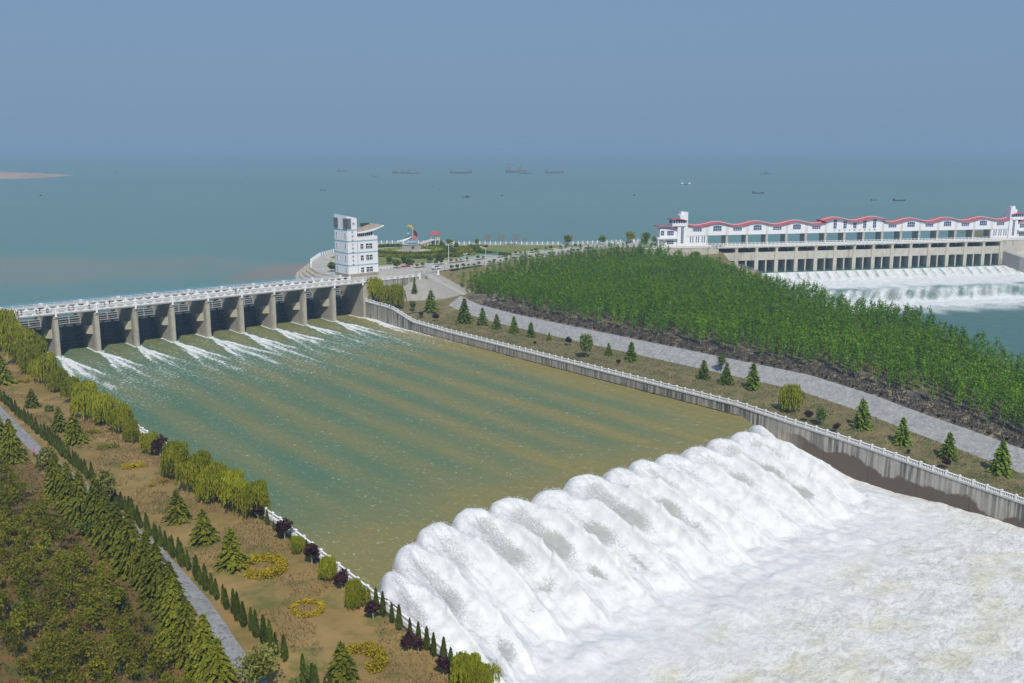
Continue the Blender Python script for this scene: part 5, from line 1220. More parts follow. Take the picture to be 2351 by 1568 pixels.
# angles: 0 points right along the dam, 90 degrees downstream
hedge('golden_hedge', ring((604, 1306), 42, math.radians(-160), math.radians(165)), 1.8, 1.0, M['f_yellow'], 'thick golden ring-shaped hedge beside the leaning cedar', dens=150, q=0.26, group=gg, seed=3)
hedge('golden_hedge', ring((706, 1400), 32, 0, 2 * math.pi), 0.9, 0.55, M['f_yellow'], 'thin golden ring hedge alone in the dry grass', dens=140, q=0.22, group=gg, seed=4)
hedge('golden_hedge', ring((828, 1520), 46, math.radians(-135), math.radians(100)), 1.8, 1.0, M['f_yellow'], 'golden hedge arc by the cedar at the bottom edge', dens=150, q=0.26, group=gg, seed=5)
for i, (x, y, w, lab) in enumerate([(212, 995, 16, 'yellow shrub patch beside the broad cedar in the upper garden'), (306, 1073, 26, 'curved low yellow-green shrub patch in the middle garden'), (349, 1118, 8, 'small yellow shrub tuft near the willows'), (376, 1108, 12, 'yellow shrub tuft next to the big willows'), (45, 877, 22, 'yellow shrub patch by the dark cedar at the left edge'), (247, 1029, 24, 'flat oval yellow-green shrub bed in the upper garden')]):
    u, v, z = on_land(x, y); R = w * mpp((u, -v, z))
    hedge('shrub_patch', [(u - R * .8, v - R * .3), (u, v + R * 0.25), (u + R * .8, v - R * .1)], R * 0.9, 0.9, M['f_yellow'] if i != 5 else M['f_olive'], lab, 'shrub', 45, 0.28, 'yellow shrub patches of the left garden', seed=20 + i)
u, v, z = on_land(112, 944); hedge('shrub_patch', [(u - 1, v), (u + 1, v + .4)], 2.2, 1.6, M['f_hedge'], 'loose green bush in the dry grass of the upper garden', 'shrub', 50, 0.3, None, seed=31)
# bottom-edge bushes
K_pale = Kind([round_tree('young_tree', 8.0, 3.4, 1500, M['f_pale'], 43, 'tree', q=0.42, sub=16), round_tree('young_tree', 8.0, 2.0, 1200, M['f_pale'], 44, 'tree', q=0.40, sub=14)])
u, v, z = on_land(592, 1592); K_pale.put(u, v, z, 7.0 / 8.0, 'pale green round tree hiding the path end at the bottom edge')
u, v, z = on_land(712, 1572)
K_shr = Kind([proto('leafy_shrub', me_of(trunk_mb(0.8, .05, .03), 'trunk', M['bark']), mesh('crown', *blob_mesh(420, (0, 0, 1.3), (1.7, 1.2, 1.3), 0.34, M['f_fresh'], 99), M['f_fresh']), 'shrub', 'shrub', None)])
K_shr.put(u, v, z, 1.1, 'bright green leafy shrub at the bottom edge beside the cedar')
u, v, z = on_land(675, 1585); K_shr.put(u, v, z, 0.8, 'lower bright green shrub at the bottom edge near the last thujas')
# --- tall deodars along the left of the path
K_dd = Kind([proto('deodar_tree', me_of(trunk_mb(9, .26, .05), 'trunk', M['bark']), cedar_mesh(10.5, 3.6, 26, 20, 12, 0.52, 0.46, M['f_deodar'], 111 + k, 0.95), 'deodar', 'conifer', 'deodars lining the garden path') for k in range(3)])
dvs = [104, 112, 121, 150, 157.5, 165, 172, 178.5, 185, 191.5, 198, 204.5, 210.5, 216.5, 222.5, 228.5, 235]
for i, v in enumerate(dvs):
    u = float(PATH_U(v)) - (5.2 if v > 145 else 6.5) + rng.uniform(-.6, .5); K_dd.put(u, v, gz(u, v), (rng.uniform(0.86, 1.02) if v < 205 else rng.uniform(0.78, 0.92)), 'drooping olive-green deodar, %s from the dam in the row left of the path' % ordn(i))
for i, (x, y, hp, lab) in enumerate([(112, 1128, 96, 'loose tree with pale fluttering leaves left of the path, above the deodars'), (250, 1168, 88, 'slim light tree between the path and the thuja row')]):
    u, v, z = on_land(x, y); K_pale.put(u, v, z, hp * mpp((u, -v, z)) / 8.0, lab, 1)
# --- saplings on the hillside
def sap(seed):
    r = np.random.default_rng(seed); limbs = [(r.uniform(.8, 2.2), r.uniform(0, 6.28), r.uniform(.7, 1.3), r.uniform(.5, 1.1), .022) for _ in range(8)]
    C = []
    for (z, a, L_, el, _) in limbs:
        p = np.array([0, 0, z]) + np.array([math.cos(a) * math.cos(el), math.sin(a) * math.cos(el), math.sin(el)]) * L_
        C.append(p + r.normal(0, 0.34, (26, 3)))
    C.append(np.array([0, 0, 3.0]) + r.normal(0, 1, (60, 3)) * np.array([.35, .35, .55])); C = np.concatenate(C)
    return proto('sapling', me_of(trunk_mb(3.2, .045, .015, 0.02, limbs, 5), 'trunk', M['bark']), mesh('crown', *leaf_quads(C, 0.26 * r.uniform(.7, 1.3, len(C)), 0.6), M['f_sapling']), 'sapling', 'tree', 'saplings on the left hillside')
K_sp = Kind([sap(131 + k) for k in range(4)])
cnt = 0
for a in range(60):
    for b_ in range(60):
        v = 118 + 2.9 * a + rng.uniform(-1.0, 1.0); u = -45.5 - 2.7 * b_ + rng.uniform(-.9, .9)
        P = np.array([u, -v, gz(u, v)]); d = P - _CP; fw = d[0] * math.sin(_ya) + d[1] * math.cos(_ya); rt_ = d[0] * math.cos(_ya) - d[1] * math.sin(_ya)
        yc = fw * _c - d[2] * _s; zc_ = fw * _s + d[2] * _c; px, py = _cx + _f * rt_ / yc, _cy - _f * zc_ / yc
        if not (-25 < px < 700 and 1040 < py < 1640) or cnt >= 296 or u > float(PATH_U(v)) - 9: continue
        if rng.random() < 0.2: continue
        K_sp.put(u, v, P[2], rng.uniform(0.75, 1.3), 'thin olive-brown sapling among many on the left hillside'); cnt += 1
K_gr = Kind([round_tree('green_bush', 3.0, 1.5, 420, M['f_hedge'], 141, 'bush', 'bush', 0.34, group=None)])
for (x, y, lab) in [(278, 1405, 'deep green bush standing against the deodar row'), (60, 1430, 'green bushy tree among the hillside saplings at the left'), (205, 1235, 'dark green bush at the top of the hillside saplings')]:
    u, v, z = on_land(x, y); K_gr.put(u, v, z, 1.15, lab)
# --- plantation
TREE_U = lerp([-40, -25, 20, 58, 87, 116, 152, 176, 200, 228, 300], [322, 318, 306, 288, 269, 257, 241, 234, 218, 200, 157])
def poplar_parts(seed, n=252):
    r = np.random.default_rng(seed); h = 9.0; C = []
    for k in range(9):
        z = 1.7 + 6.7 * (k + .5) / 9; a = r.uniform(0, 6.28); d = 0.75 * (1 - abs(z - 5) / 6)
        C.append(np.array([math.cos(a) * d, math.sin(a) * d, z]) + r.normal(0, 1, (n // 9, 3)) * np.array([.42, .42, .55]))
    C.append(np.array([0, 0, 8.7]) + r.normal(0, 1, (8, 3)) * np.array([.15, .15, .4])); C = np.concatenate(C)
    return leaf_quads(C, 0.38 * r.uniform(.6, 1.4, len(C)), 0.62)
pop = [poplar_parts(151 + k) for k in range(4)]
ptk = trunk_mb(7.0, .07, .025, 0.0, [(3.5, 1, 1.2, 1.0, .03), (4.8, 3.5, 1.1, 1.0, .03)], 5).me('trunk', M['pale_bark'])
K_pop = Kind([proto('poplar_tree', ptk, mesh('crown', *pop[k], M['f_poplar']), 'poplar', 'tree', 'poplars of the plantation') for k in range(4)])
spots = []
for v in np.arange(-34, 330, 3.3):
    u0 = float(TOP_U(max(v, 36))) + 8.5; u1 = float(TREE_U(v))
    ce = np.interp(0, [0], [0])
    u = u0 + rng.uniform(0, 1.5)
    while u < u1:
        uu = u + rng.uniform(-.55, .55); vv_ = v + rng.uniform(-.7, .7)
        edge = np.interp(uu, [119, 146, 162, 205, 290, 312, 345], [10, 15, 2, -11, -26, -19, 2])
        if vv_ > edge + 3.0 and not (uu < 163 and vv_ < 20):
            dens = 0.55 if (uu - u0) < 5 else 0.96
            if rng.random() < dens: spots.append((uu, vv_))
        u += 3.15
spots = np.array(spots)
dist = np.hypot(spots[:, 0] + 82.4, spots[:, 1] - 340.7)
# in front of the camera's frame only
rt_ = (spots[:, 0] - _CP[0]) * math.cos(_ya) - (-spots[:, 1] - _CP[1]) * math.sin(_ya); fwv = (spots[:, 0] - _CP[0]) * math.sin(_ya) + (-spots[:, 1] - _CP[1]) * math.cos(_ya)
vis = (rt_ / fwv < 0.70)
spots = spots[vis]; dist = dist[vis]
front_d = spots[:, 0] - np.array([float(TOP_U(max(v, 36))) for v in spots[:, 1]])
order = np.lexsort((dist,)) ; score = dist + 2.2 * front_d; order = np.argsort(score)
near = set(order[:300].tolist()); pv_, pf_ = [], []; o_ = 0; tv, tf = [], []; to = 0
tkv = np.array([v_.co[:] for v_ in ptk.vertices]); tkf = [tuple(p.vertices) for p in ptk.polygons]
for i, (u, v) in enumerate(spots):
    z = gz(u, v) if u > B_U(v) or v < 26 else float(TOP_Z(v)) + 0.3
    s_ = rng.uniform(0.66, 1.08) * (1 + 0.12 * float(fbm(np.array([u * .06]), np.array([v * .06]), 2)[0])); a = rng.uniform(0, 6.28)
    if i in near: K_pop.put(u, v, z, s_, 'slim green poplar in the front rows of the plantation above the burnt strip', rz=a); continue
    V, F = pop[i % 4]; c_, sn = math.cos(a), math.sin(a)
    W = np.stack([V[:, 0] * c_ - V[:, 1] * sn, V[:, 0] * sn + V[:, 1] * c_, V[:, 2]], -1) * s_ + np.array([u, -v, z]); pv_.append(W); pf_.append(F + o_); o_ += len(W)
    if i % 2 == 0:
        W = tkv * s_ + np.array([u, -v, z]); tv.append(W); tf += [tuple(x + to for x in f) for f in tkf]; to += len(W)
pw = empty('plantation', (0, 0, 0), 0, 'dense green mass of poplars filling the plantation towards the far dam', None); pw['kind'] = 'stuff'
o = link('crowns', mesh('crowns', np.concatenate(pv_), np.concatenate(pf_), M['f_poplar']), pw); o['kind'] = 'stuff'
o = link('trunks', mesh('trunks', np.concatenate(tv), tf, M['pale_bark']), pw); o['kind'] = 'stuff'
print('poplars', len(spots))
# --- dry grass tufts on the left bank, weeds on the right lawn and the burnt strip
def tufts(name, n, fn, h, mat, label, seed):
    r = np.random.default_rng(seed); P = fn(r, n); n = len(P); a = r.uniform(0, 6.28, n); hh = h * r.uniform(.5, 1.4, n)
    lean = r.normal(0, .35, (n, 2)) * hh[:, None]; w = 0.35 * hh
    b0 = P - np.stack([np.cos(a) * w, np.sin(a) * w, 0 * a + .03], -1); b1 = P + np.stack([np.cos(a) * w, np.sin(a) * w, 0 * a - .03], -1); t_ = P + np.stack([lean[:, 0], lean[:, 1], hh], -1)
    V = np.stack([b0, b1, t_], 1).reshape(-1, 3); return tag(link(name, mesh(name, V, np.arange(3 * n).reshape(-1, 3), mat)), label, kind='stuff')
M['f_dry'] = foliage('dry_grass_blades', (0.20, 0.14, 0.06), (0.36, 0.26, 0.12), (0.42, 0.33, 0.18), 0.12)
M['f_weed'] = foliage('weed_blades', (0.10, 0.10, 0.03), (0.20, 0.17, 0.07), (0.10, 0.13, 0.03), 0.2)
M['f_char'] = foliage('charred_blades', (0.05, 0.045, 0.04), (0.13, 0.11, 0.08), (0.30, 0.24, 0.14), 0.3)
def f_left(r, n):
    u = r.uniform(-32, -12.8, n); v = r.uniform(30, 262, n); k = fbm(u * .07, v * .07, 3) > -0.05; u, v = u[k], v[k]; return np.stack([u, -v, left_z(u, v)], -1)
tufts('dry_grass', 34000, f_left, 0.34, M['f_dry'], 'tufts of dry straw-coloured grass on the left bank', 5)
def f_hill(r, n):
    u = r.uniform(-95, -37.5, n); v = r.uniform(105, 262, n); return np.stack([u, -v, left_z(u, v)], -1)
tufts('hill_grass', 26000, f_hill, 0.42, M['f_weed'], 'rough grass on the left hillside between saplings', 6)
def f_burn(r, n):
    v = r.uniform(36, 300, n); u = TOP_U(v) + r.uniform(0.3, 17, n); return np.stack([u, -v, TOP_Z(v) + 0.35], -1)
tufts('burnt_grass', 16000, f_burn, 0.5, M['f_char'], 'charred and straw-coloured grass clumps along the burnt strip', 8)
def f_lawn(r, n):
    v = r.uniform(30, 300, n); t = r.uniform(0.05, 1.0, n); ub = TOE_U(v); u = U_R + 1 + (ub - U_R - 1) * t; return np.stack([u, -v, (WTOP(v) - .25) * (1 - t) + TOE_Z(v) * t], -1)
tufts('lawn_grass', 22000, f_lawn, 0.3, M['f_weed'], 'patchy weeds on the right lawn', 9)
# ------------------------------------------------------------------ park on the promontory
def onp(X, Y, z=Z_P):
    P = at(*Zr3(X, Y), z); return P[0], -P[1]
PC = onp(1420, 715)                                   # centre of the statue plaza
def arc(c, r, a0, a1, n=26): return [(c[0] + r * math.cos(a), c[1] + r * math.sin(a)) for a in np.radians(np.linspace(a0, a1, n))]
flat('statue_plaza', arc(PC, 11.0, 0, 350, 36), Z_P + 0.14, M['paving'], 'round paved plaza round the statue')
flat('park_walk', arc(PC, 24.5, -20, 330, 40)[:38] + arc(PC, 22.6, 330, -20, 40)[:38], Z_P + 0.13, M['paving'], 'curved pale walk round the park beds')
hg_ = 'clipped hedges of the promontory park'
hedge('park_hedge', arc(PC, 14.0, -60, 215), 4.2, 1.5, M['f_olive'], 'yellow-green hedge ring closest to the statue plaza', dens=14, q=0.55, group=hg_, seed=41)
hedge('park_hedge', arc(PC, 19.6, -30, 190), 4.2, 1.7, M['f_hedge'], 'dark green hedge ring outside the yellow-green one', dens=12, q=0.6, group=hg_, seed=42)
hedge('park_hedge', arc(PC, 28.5, 10, 165), 5.0, 1.5, M['f_olive'], 'broad yellow-green outer hedge ring facing the road', dens=12, q=0.6, group=hg_, seed=43)
hedge('park_hedge', arc(PC, 34.0, 15, 130), 4.4, 1.5, M['f_hedge'], 'dark outermost hedge along the road side of the park', dens=12, q=0.6, group=hg_, seed=44)
hedge('park_hedge', arc(PC, 17.5, -75, -5), 3.6, 0.9, M['f_red'], 'dark red hedge arc right of the statue plaza', dens=14, q=0.55, group=hg_, seed=45)
hedge('park_hedge', [onp(2060, 700), onp(2160, 760), onp(2110, 810)], 5.0, 1.2, M['f_olive'], 'olive hedge right of the red hedge, behind the lamp post', dens=12, q=0.6, group=hg_, seed=46)
hedge('park_hedge', [onp(2250, 700), onp(2330, 740), onp(2290, 790)], 6.5, 1.3, M['f_olive'], 'rounded olive hedge beside the striped flower bed', dens=12, q=0.6, group=hg_, seed=47)
hedge('park_hedge', [onp(870, 650), onp(1030, 645), onp(1250, 640)], 6.0, 1.5, M['f_hedge'], 'loose green hedge behind the tower along the shore', dens=10, q=0.7, group=hg_, seed=48)
hedge('park_hedge', [onp(2400, 720), onp(2650, 760), onp(2950, 780)], 5.0, 1.3, M['f_hedge'], 'dark hedge strip between plaza and road towards the far dam', dens=9, q=0.7, group=hg_, seed=49)
hedge('park_hedge', [onp(2280, 640), onp(2600, 640)], 5.0, 1.0, M['f_olive'], 'low olive hedge along the shore walk right of the pavilion', dens=9, q=0.7, group=hg_, seed=50)
hedge('flower_bed', [onp(1230, 965), onp(1290, 965), onp(1350, 960)], 2.6, 0.5, foliage('red_flowers', (0.30, 0.03, 0.04), (0.50, 0.06, 0.08), (0.6, 0.15, 0.15), 0.8), 'bright red flower bed at the roadside beside the tower', 'flower bed', 40, 0.35, None, seed=51)
# striped bed
M['f_mauve'] = foliage('mauve_flowers', (0.20, 0.13, 0.15), (0.30, 0.20, 0.22), None, 0.8)
for i in range(4): hedge('flower_bed', [(PC[0] + 58 + i * 2.0, PC[1] + 2 + i * 0.4), (PC[0] + 62 + i * 2.0, PC[1] + 9 + i * .4)], 0.9, 0.4, M['f_mauve'], 'mauve stripe, %s of the striped flower bed in the park' % ordn(i), 'flower bed', 20, 0.35, 'striped flower bed', seed=52 + i)
K_ball = Kind([proto('ball_shrub', me_of(trunk_mb(0.7, .08, .05), 'trunk', M['bark']), mesh('crown', *blob_mesh(260, (0, 0, 1.2), (1.25, 1.25, 1.15), 0.5, M['f_hedge'], 161 + k, sub=6), M['f_hedge']), 'shrub', 'shrub', 'round shrubs in the park') for k in range(2)])
for i, (X, Y, s_, lab) in enumerate([(1880, 640, 1.5, 'round dark shrub just right of the pavilion'), (2010, 640, 1.9, 'big round dark shrub, second right of the pavilion'), (2110, 655, 1.3, 'round shrub, third right of the pavilion'), (1150, 985, 1.9, 'dark green round shrub by the roadside fence near the tower'), (1290, 905, 2.1, 'large olive shrub behind the red flower bed'), (1050, 920, 1.6, 'brownish round shrub behind the roadside fence'), (1370, 935, 1.7, 'dark shrub right of the red flower bed'), (110, 1040, 2.0, 'green bush on the promontory left of the white tower'), (2060, 770, 1.6, 'round olive shrub behind the lamp post'), (1700, 900, 1.8, 'dark shrub clump in front of the outer hedge'), (1850, 870, 1.7, 'dark shrub clump left of the lamp post'), (1480, 640, 0.9, 'small shrub behind the statue plinth')]):
    u, v = onp(X, Y); K_ball.put(u, v, Z_P, s_, lab)
# statue: upright figure of curved coloured sails on a block plinth
su, sv = onp(1390, 700)
plth = empty('statue_plinth', (su, -sv, Z_P), 0.3, 'grey stone plinth with a dark plaque in the middle of the park', 'plinth')
MB().box(-4.3, 4.3, -3, 3, 0, 3.2).obj('block', M['stone'] if False else plain('plinth_stone', (0.36, 0.34, 0.33), 0.8), plth); MB().box(-4.6, 4.6, -3.3, 3.3, 3.2, 3.45).obj('cap', M['deck'], plth); MB().box(-3.6, -1.6, -3.05, -3.0, 1.2, 2.5).obj('plaque', M['dark_metal'], plth)
sta = empty('statue', (su, -sv, Z_P + 3.45), math.radians(-35), 'tall colourful abstract sculpture on the park plinth, yellow crest over a curved red body', 'sculpture')
def ribbon(pts, w, th, name, m, par):
    mb = MB(); n_ = len(pts); V = []
    for i, (x, z) in enumerate(pts):
        a = Vector((pts[min(i + 1, n_ - 1)][0] - pts[max(i - 1, 0)][0], pts[min(i + 1, n_ - 1)][1] - pts[max(i - 1, 0)][1])).normalized(); nx, nz = -a.y, a.x
        ww_ = w * math.sin(math.pi * (i + 0.6) / (n_ + 0.2))
        V += [(x + nx * ww_, -th, z + nz * ww_), (x - nx * ww_, -th, z - nz * ww_), (x - nx * ww_, th, z - nz * ww_), (x + nx * ww_, th, z + nz * ww_)]
    F = [(4 * i + j, 4 * i + (j + 1) % 4, 4 * i + 4 + (j + 1) % 4, 4 * i + 4 + j) for i in range(n_ - 1) for j in range(4)] + [(3, 2, 1, 0), tuple(4 * (n_ - 1) + j for j in range(4))]
    return mb.add(V, F).obj(name, m, par, smooth=False)
tt = np.linspace(0, 1, 12)
ribbon([(-2.2 + 3.6 * t, 9.4 - 2.0 * t * t + 0.6 * math.sin(t * 3)) for t in tt], 0.55, 0.35, 'yellow_crest', plain('yellow_paint', (0.62, 0.42, 0.04), 0.4), sta)
ribbon([(1.0 + 1.3 * math.sin(t * 3.0), 7.6 - 5.4 * t) for t in tt], 1.0, 0.5, 'dark_body', plain('maroon_paint', (0.12, 0.035, 0.05), 0.4), sta)
ribbon([(0.9 + 0.9 * math.sin(t * 3.1), 4.6 - 3.0 * t) for t in tt], 1.1, 0.62, 'red_body', plain('coral_paint', (0.50, 0.16, 0.16), 0.4), sta)
ribbon([(-7.0 + 7.6 * t, 1.7 + 2.6 * t * t) for t in tt], 0.45, 0.4, 'white_wing', M['white'], sta)
ribbon([(-3.4 + 4.0 * t, 3.3 + 1.5 * t * t) for t in tt], 0.25, 0.3, 'dark_wing', M['dark_metal'], sta)
ribbon([(-1.9 + 5.2 * t, 0.6 + 3.4 * t ** 3 + 0.6 * math.cos(t * 3)) for t in tt], 0.7, 0.6, 'blue_wave', plain('sky_blue_paint', (0.20, 0.42, 0.60), 0.4), sta)
for x, h_ in ((-1.3, 9.6), (0.75, 7.9)): MB().bar((x, 0, 0), (x, 0, h_), 0.10, 6).obj('mast', M['dark_metal'] if x < 0 else M['white'], sta)
MB().box(-1.7, 0.6, -0.6, 0.6, -0.05, 0.35).obj('foot', M['dark_metal'], sta)
MB().lathe([(0.05, 5.2), (0.4, 5.3), (0.4, 5.9), (0.05, 6.0)], 8, (-1.6, 0)).obj('lantern', M['white'], sta)
# pavilion with ramp
pu, pv2 = onp(1765, 606)
pav = empty('lookout_pavilion', (pu, -pv2, Z_P), 0.25, 'small cream lookout pavilion with a pyramid red roof on the shore', 'pavilion')
s_ = MB()
for x in (-1.6, 1.6):
    for y in (-1.6, 1.6): MB().box(x - .18, x + .18, y - .18, y + .18, 0, 5.6).obj('column', M['white'], pav)
MB().box(-1.9, 1.9, -1.9, 1.9, 2.5, 2.75).obj('floor_slab', M['white'], pav)
MB().box(-0.6, 1.9, -1.9, -1.7, 2.75, 5.0).obj('front_panel', M['cream'], pav); MB().box(1.7, 1.9, -1.7, 1.9, 2.75, 3.8).obj('side_panel', M['white'], pav); MB().box(-1.3, 1.3, -1.2, 1.4, 0, 2.5).obj('lower_room', M['far_gate'], pav)
MB().lathe([(0.02, 4.05), (0.3, 4.15), (0.3, 4.4), (0.02, 4.5)], 8, (0.7, -1.95)).obj('round_opening', M['dark_metal'], pav)
MB().box(-2.5, 2.5, -2.5, 2.5, 5.5, 5.75).obj('eaves', M['white'], pav)
MB().add([(-2.7, -2.7, 5.75), (2.7, -2.7, 5.75), (2.7, 2.7, 5.75), (-2.7, 2.7, 5.75), (-1.2, -1.2, 7.2), (1.2, -1.2, 7.2), (1.2, 1.2, 7.2), (-1.2, 1.2, 7.2), (0, 0, 8.0)], [(3, 2, 1, 0), (0, 1, 5, 4), (1, 2, 6, 5), (2, 3, 7, 6), (3, 0, 4, 7), (4, 5, 8), (5, 6, 8), (6, 7, 8), (7, 4, 8)]).obj('roof', M['red_roof'], pav)
MB().lathe([(0.05, 7.9), (0.18, 8.1), (0.08, 8.3), (0.14, 8.5), (0.02, 8.9)], 6).obj('finial', M['red_roof'], pav)
ra, rb = onp(1450, 640), onp(1735, 606)
rp = empty('covered_ramp', (ra[0], -ra[1], Z_P), math.atan2(-(rb[1] - ra[1]), rb[0] - ra[0]), 'white ramp on tapered piers climbing to the lookout pavilion', 'ramp'); Lr = math.hypot(rb[0] - ra[0], rb[1] - ra[1])
MB().prism([(0, 0.4), (Lr, 2.4), (Lr, 2.75), (0, 0.75)], 1, -0.9, 0.9).obj('ramp_slab', M['white'], rp)
for y in (-0.9, 0.9): MB().prism([(0, 0.78), (Lr, 2.78), (Lr, 3.35), (0, 1.35)], 1, y - 0.08, y + 0.08).obj('side_rail', plain('pink_paint', (0.55, 0.40, 0.38), 0.6) if y > 0 else M['white'], rp)
for k in range(1, 6):
    x = Lr * k / 6; h_ = 0.4 + 2.0 * k / 6; MB().prism([(x - 0.5, 0), (x + 0.5, 0), (x + 0.2, h_), (x - 0.2, h_)], 1, -0.4, 0.4).obj('pier', M['white'], rp)
# shore balustrade of separate white posts
spm = MB().box(-0.22, 0.22, -0.22, 0.22, 0, 1.6); spm.add([(-.26, -.26, 1.6), (.26, -.26, 1.6), (.26, .26, 1.6), (-.26, .26, 1.6), (0, 0, 1.95)], [(0, 1, 4), (1, 2, 4), (2, 3, 4), (3, 0, 4), (3, 2, 1, 0)]); spm = spm.me('post', M['white_rail'])
sb_ = empty('shore_balustrade', (0, 0, Z_P), 0, 'row of white posts with thin rails along the park shore', 'balustrade')
line = [np.array(p, float) for p in [(124.6, -57), (134.3, -75.2), (150.4, -96.2), (175.3, -116.1), (192, -128.8), (205.8, -132.8), (221, -122.2), (239.3, -98.4), (284.5, -60.2), (312, -49.2), (337.5, -42.2)]]
for a, b_ in zip(line[:-1], line[1:]):
    L_ = np.linalg.norm(b_ - a); n_ = max(1, round(L_ / 2.95))
    for i in range(n_): p = a + (b_ - a) * i / n_; link('post', spm, sb_, (p[0], -p[1], 0))
    r_ = MB()
    for hh in (0.5, 1.1): r_.bar((a[0], -a[1], hh), (b_[0], -b_[1], hh), 0.06)
    r_.obj('rail', M['white_rail'], sb_)
# signboard characters standing over the shore
for k, (ch, X, Y, sz) in enumerate([('海', 1651, 825, 4.3), ('陵', 1700, 825, 4.3), ('湖', 1748, 824, 4.3), ('景', 1780, 822, 2.7)]):
    P = at(X * 2351 / 3472, 838 * 2351 / 3472, Z_P); q_ = at(X * 2351 / 3472, 841 * 2351 / 3472, Z_P)
    t_ = empty('sign_character', (q_[0], q_[1], Z_P), -_ya, 'large standing sign character %s on the shore, %s from the left' % (ch, ordn(k)), 'sign', 'standing sign characters on the shore')
    mpx = mpp(q_); zc_ = (841 - (808 if k < 3 else 814)) * .677 * mpx
    o = link('character', glyph(ch, sz * 1.0, plain('bronze_lettering', (0.20, 0.14, 0.11), 0.5), 0.12), t_, (0, 0, zc_)); o.rotation_euler = (math.pi / 2, 0, 0)
    for x in (-sz * .3, sz * .3): MB().bar((x, 0.15, 0), (x, 0.15, zc_), 0.045, 5).obj('support', M['gate_frame'], t_)
# lamp posts
def lamp(u, v, h_, rz, label, arms=1):
    t = empty('lamp_post', (u, -v, gz(u, v)), rz, label, 'lamp post', 'lamp posts along the dam road')
    MB().bar((0, 0, 0), (0, 0, h_), 0.13, 8, 0.09).obj('pole', M['white_rail'], t)
    if arms == 1: MB().bar((0, 0, h_), (2.0, 0, h_ + 0.75), 0.09, 6, 0.06).obj('arm', M['white_rail'], t); MB().box(1.6, 2.6, -0.18, 0.18, h_ + 0.68, h_ + 0.86).obj('lamp_head', M['white_rail'], t)
    else:
        for sx in (-1, 1): MB().lathe([(0.03, h_ - .1), (0.3, h_ + .05), (0.3, h_ + .35), (0.03, h_ + .5)], 8, (sx * 0.6, 0)).obj('globe', M['white'], t)
        MB().bar((-0.6, 0, h_), (0.6, 0, h_), 0.06, 5).obj('crossbar', M['white_rail'], t)
def r4(X, Y): return ((1400 + X / 2.6122) * 2351 / 3472, (700 + Y / 2.6122) * 2351 / 3472)
def onr(X, Y): P = at(*r4(X, Y), Z_P); return P[0], -P[1]
u, v = onr(317, 492); lamp(u, v, 8.6, -0.65, 'white street lamp at the far roadside nearest the tower')
u, v = onr(645, 522); lamp(u, v, 8.6, math.pi - 0.65, 'white street lamp on the near roadside above the plantation')
u, v = onr(1330, 420); lamp(u, v, 4.2, -0.65, 'short twin-globe lamp on the near roadside close to the far dam', 2)
u, v = onr(463, 490); lamp(u, v, 3.6, -0.65, 'low lamp on the far roadside behind the beds', 2)
# roadside beds with small dark shrubs
K_rs = Kind([proto('roadside_shrub', me_of(trunk_mb(0.6, .06, .05), 'trunk', M['bark']), mesh('crown', *blob_mesh(120, (0, 0, 1.05), (0.75, 0.75, 0.6), 0.42, M['f_hedge'], 171, sub=5), M['f_hedge']), 'shrub', 'shrub', 'small round shrubs in the roadside beds')])
bed_me = MB().box(-3.2, 3.2, -0.9, 0.9, 0, 0.18).me('planting_bed', M['f_hedge'])
for side, pts in (('far', [(60, 540), (230, 515), (360, 497), (450, 487), (600, 468), (790, 447), (930, 425), (1070, 405), (1200, 385), (1330, 370), (1460, 358)]), ('near', [(370, 555), (470, 540), (560, 527), (700, 505), (800, 492), (920, 478), (1010, 466), (1110, 448), (1230, 432), (1350, 415), (1440, 405), (1550, 390)])):
    W_ = [np.array(onr(*p)) for p in pts]
    for i, p in enumerate(W_):
        d = W_[min(i + 1, len(W_) - 1)] - W_[max(i - 1, 0)]; d /= np.linalg.norm(d)
        tag(link('planting_bed', bed_me, None, (p[0], -p[1], Z_P), math.atan2(-d[1], d[0])), 'low planted kerb bed, %s from the tower on the %s side of the road' % (ordn(i), side), 'planting bed', 'planting beds along the dam road')
        for sgn_ in (-1.9, 1.9): K_rs.put(p[0] + d[0] * sgn_, p[1] + d[1] * sgn_, Z_P + 0.1, rng.uniform(0.8, 1.25), '%s round shrub in the %s %s-side bed from the tower' % ('first' if sgn_ < 0 else 'second', ordn(i), side))
# thin dark fence on the near edge, bollards
fp = [(146.5, -3.2), (163, -10.6), (205.4, -16.2), (290, -31.2)]
rail_fence('road_fence', [(u, -v, Z_P) for u, v in fp], 1.5, (0.95, 0.6, 0.25), M['dark_metal'], 'thin dark wire fence along the near edge of the road', 'fence', 4.2, 0.012, 0.05)
wf = [onp(870, 1010), onp(1080, 985)]
rail_fence('white_roadside_fence', [(u, -v, Z_P) for u, v in wf], 1.0, (0.95, 0.45), M['white_rail'], 'short white fence beside the tower along the park edge', 'fence', 2.2, 0.09, 0.14)
bf = [onr(420, 470), onr(640, 450), onr(760, 435)]
rail_fence('blue_grey_fence', [(u, -v, Z_P) for u, v in bf], 1.7, (0.98, 0.8, 0.6, 0.4, 0.2), M['band'], 'pale blue-grey fence behind the far roadside beds', 'fence', 1.6, 0.05, 0.05)
bo = MB().lathe([(0.75, 0), (0.75, 0.3), (0.5, 0.35), (0.48, 1.9), (0.2, 2.0)], 10).me('bollard', M['white'])
for k, (X, Y) in enumerate([(1815, 1090), (2140, 1040)]):
    u, v = on_land(*Zr3(X, Y))[:2]; tag(link('bollard', bo, None, (u, -v, gz(u, v))), ['thick white marker post at the top of the paved slope', 'thick white marker post on the embankment right of the van'][k], 'bollard', 'white marker posts')
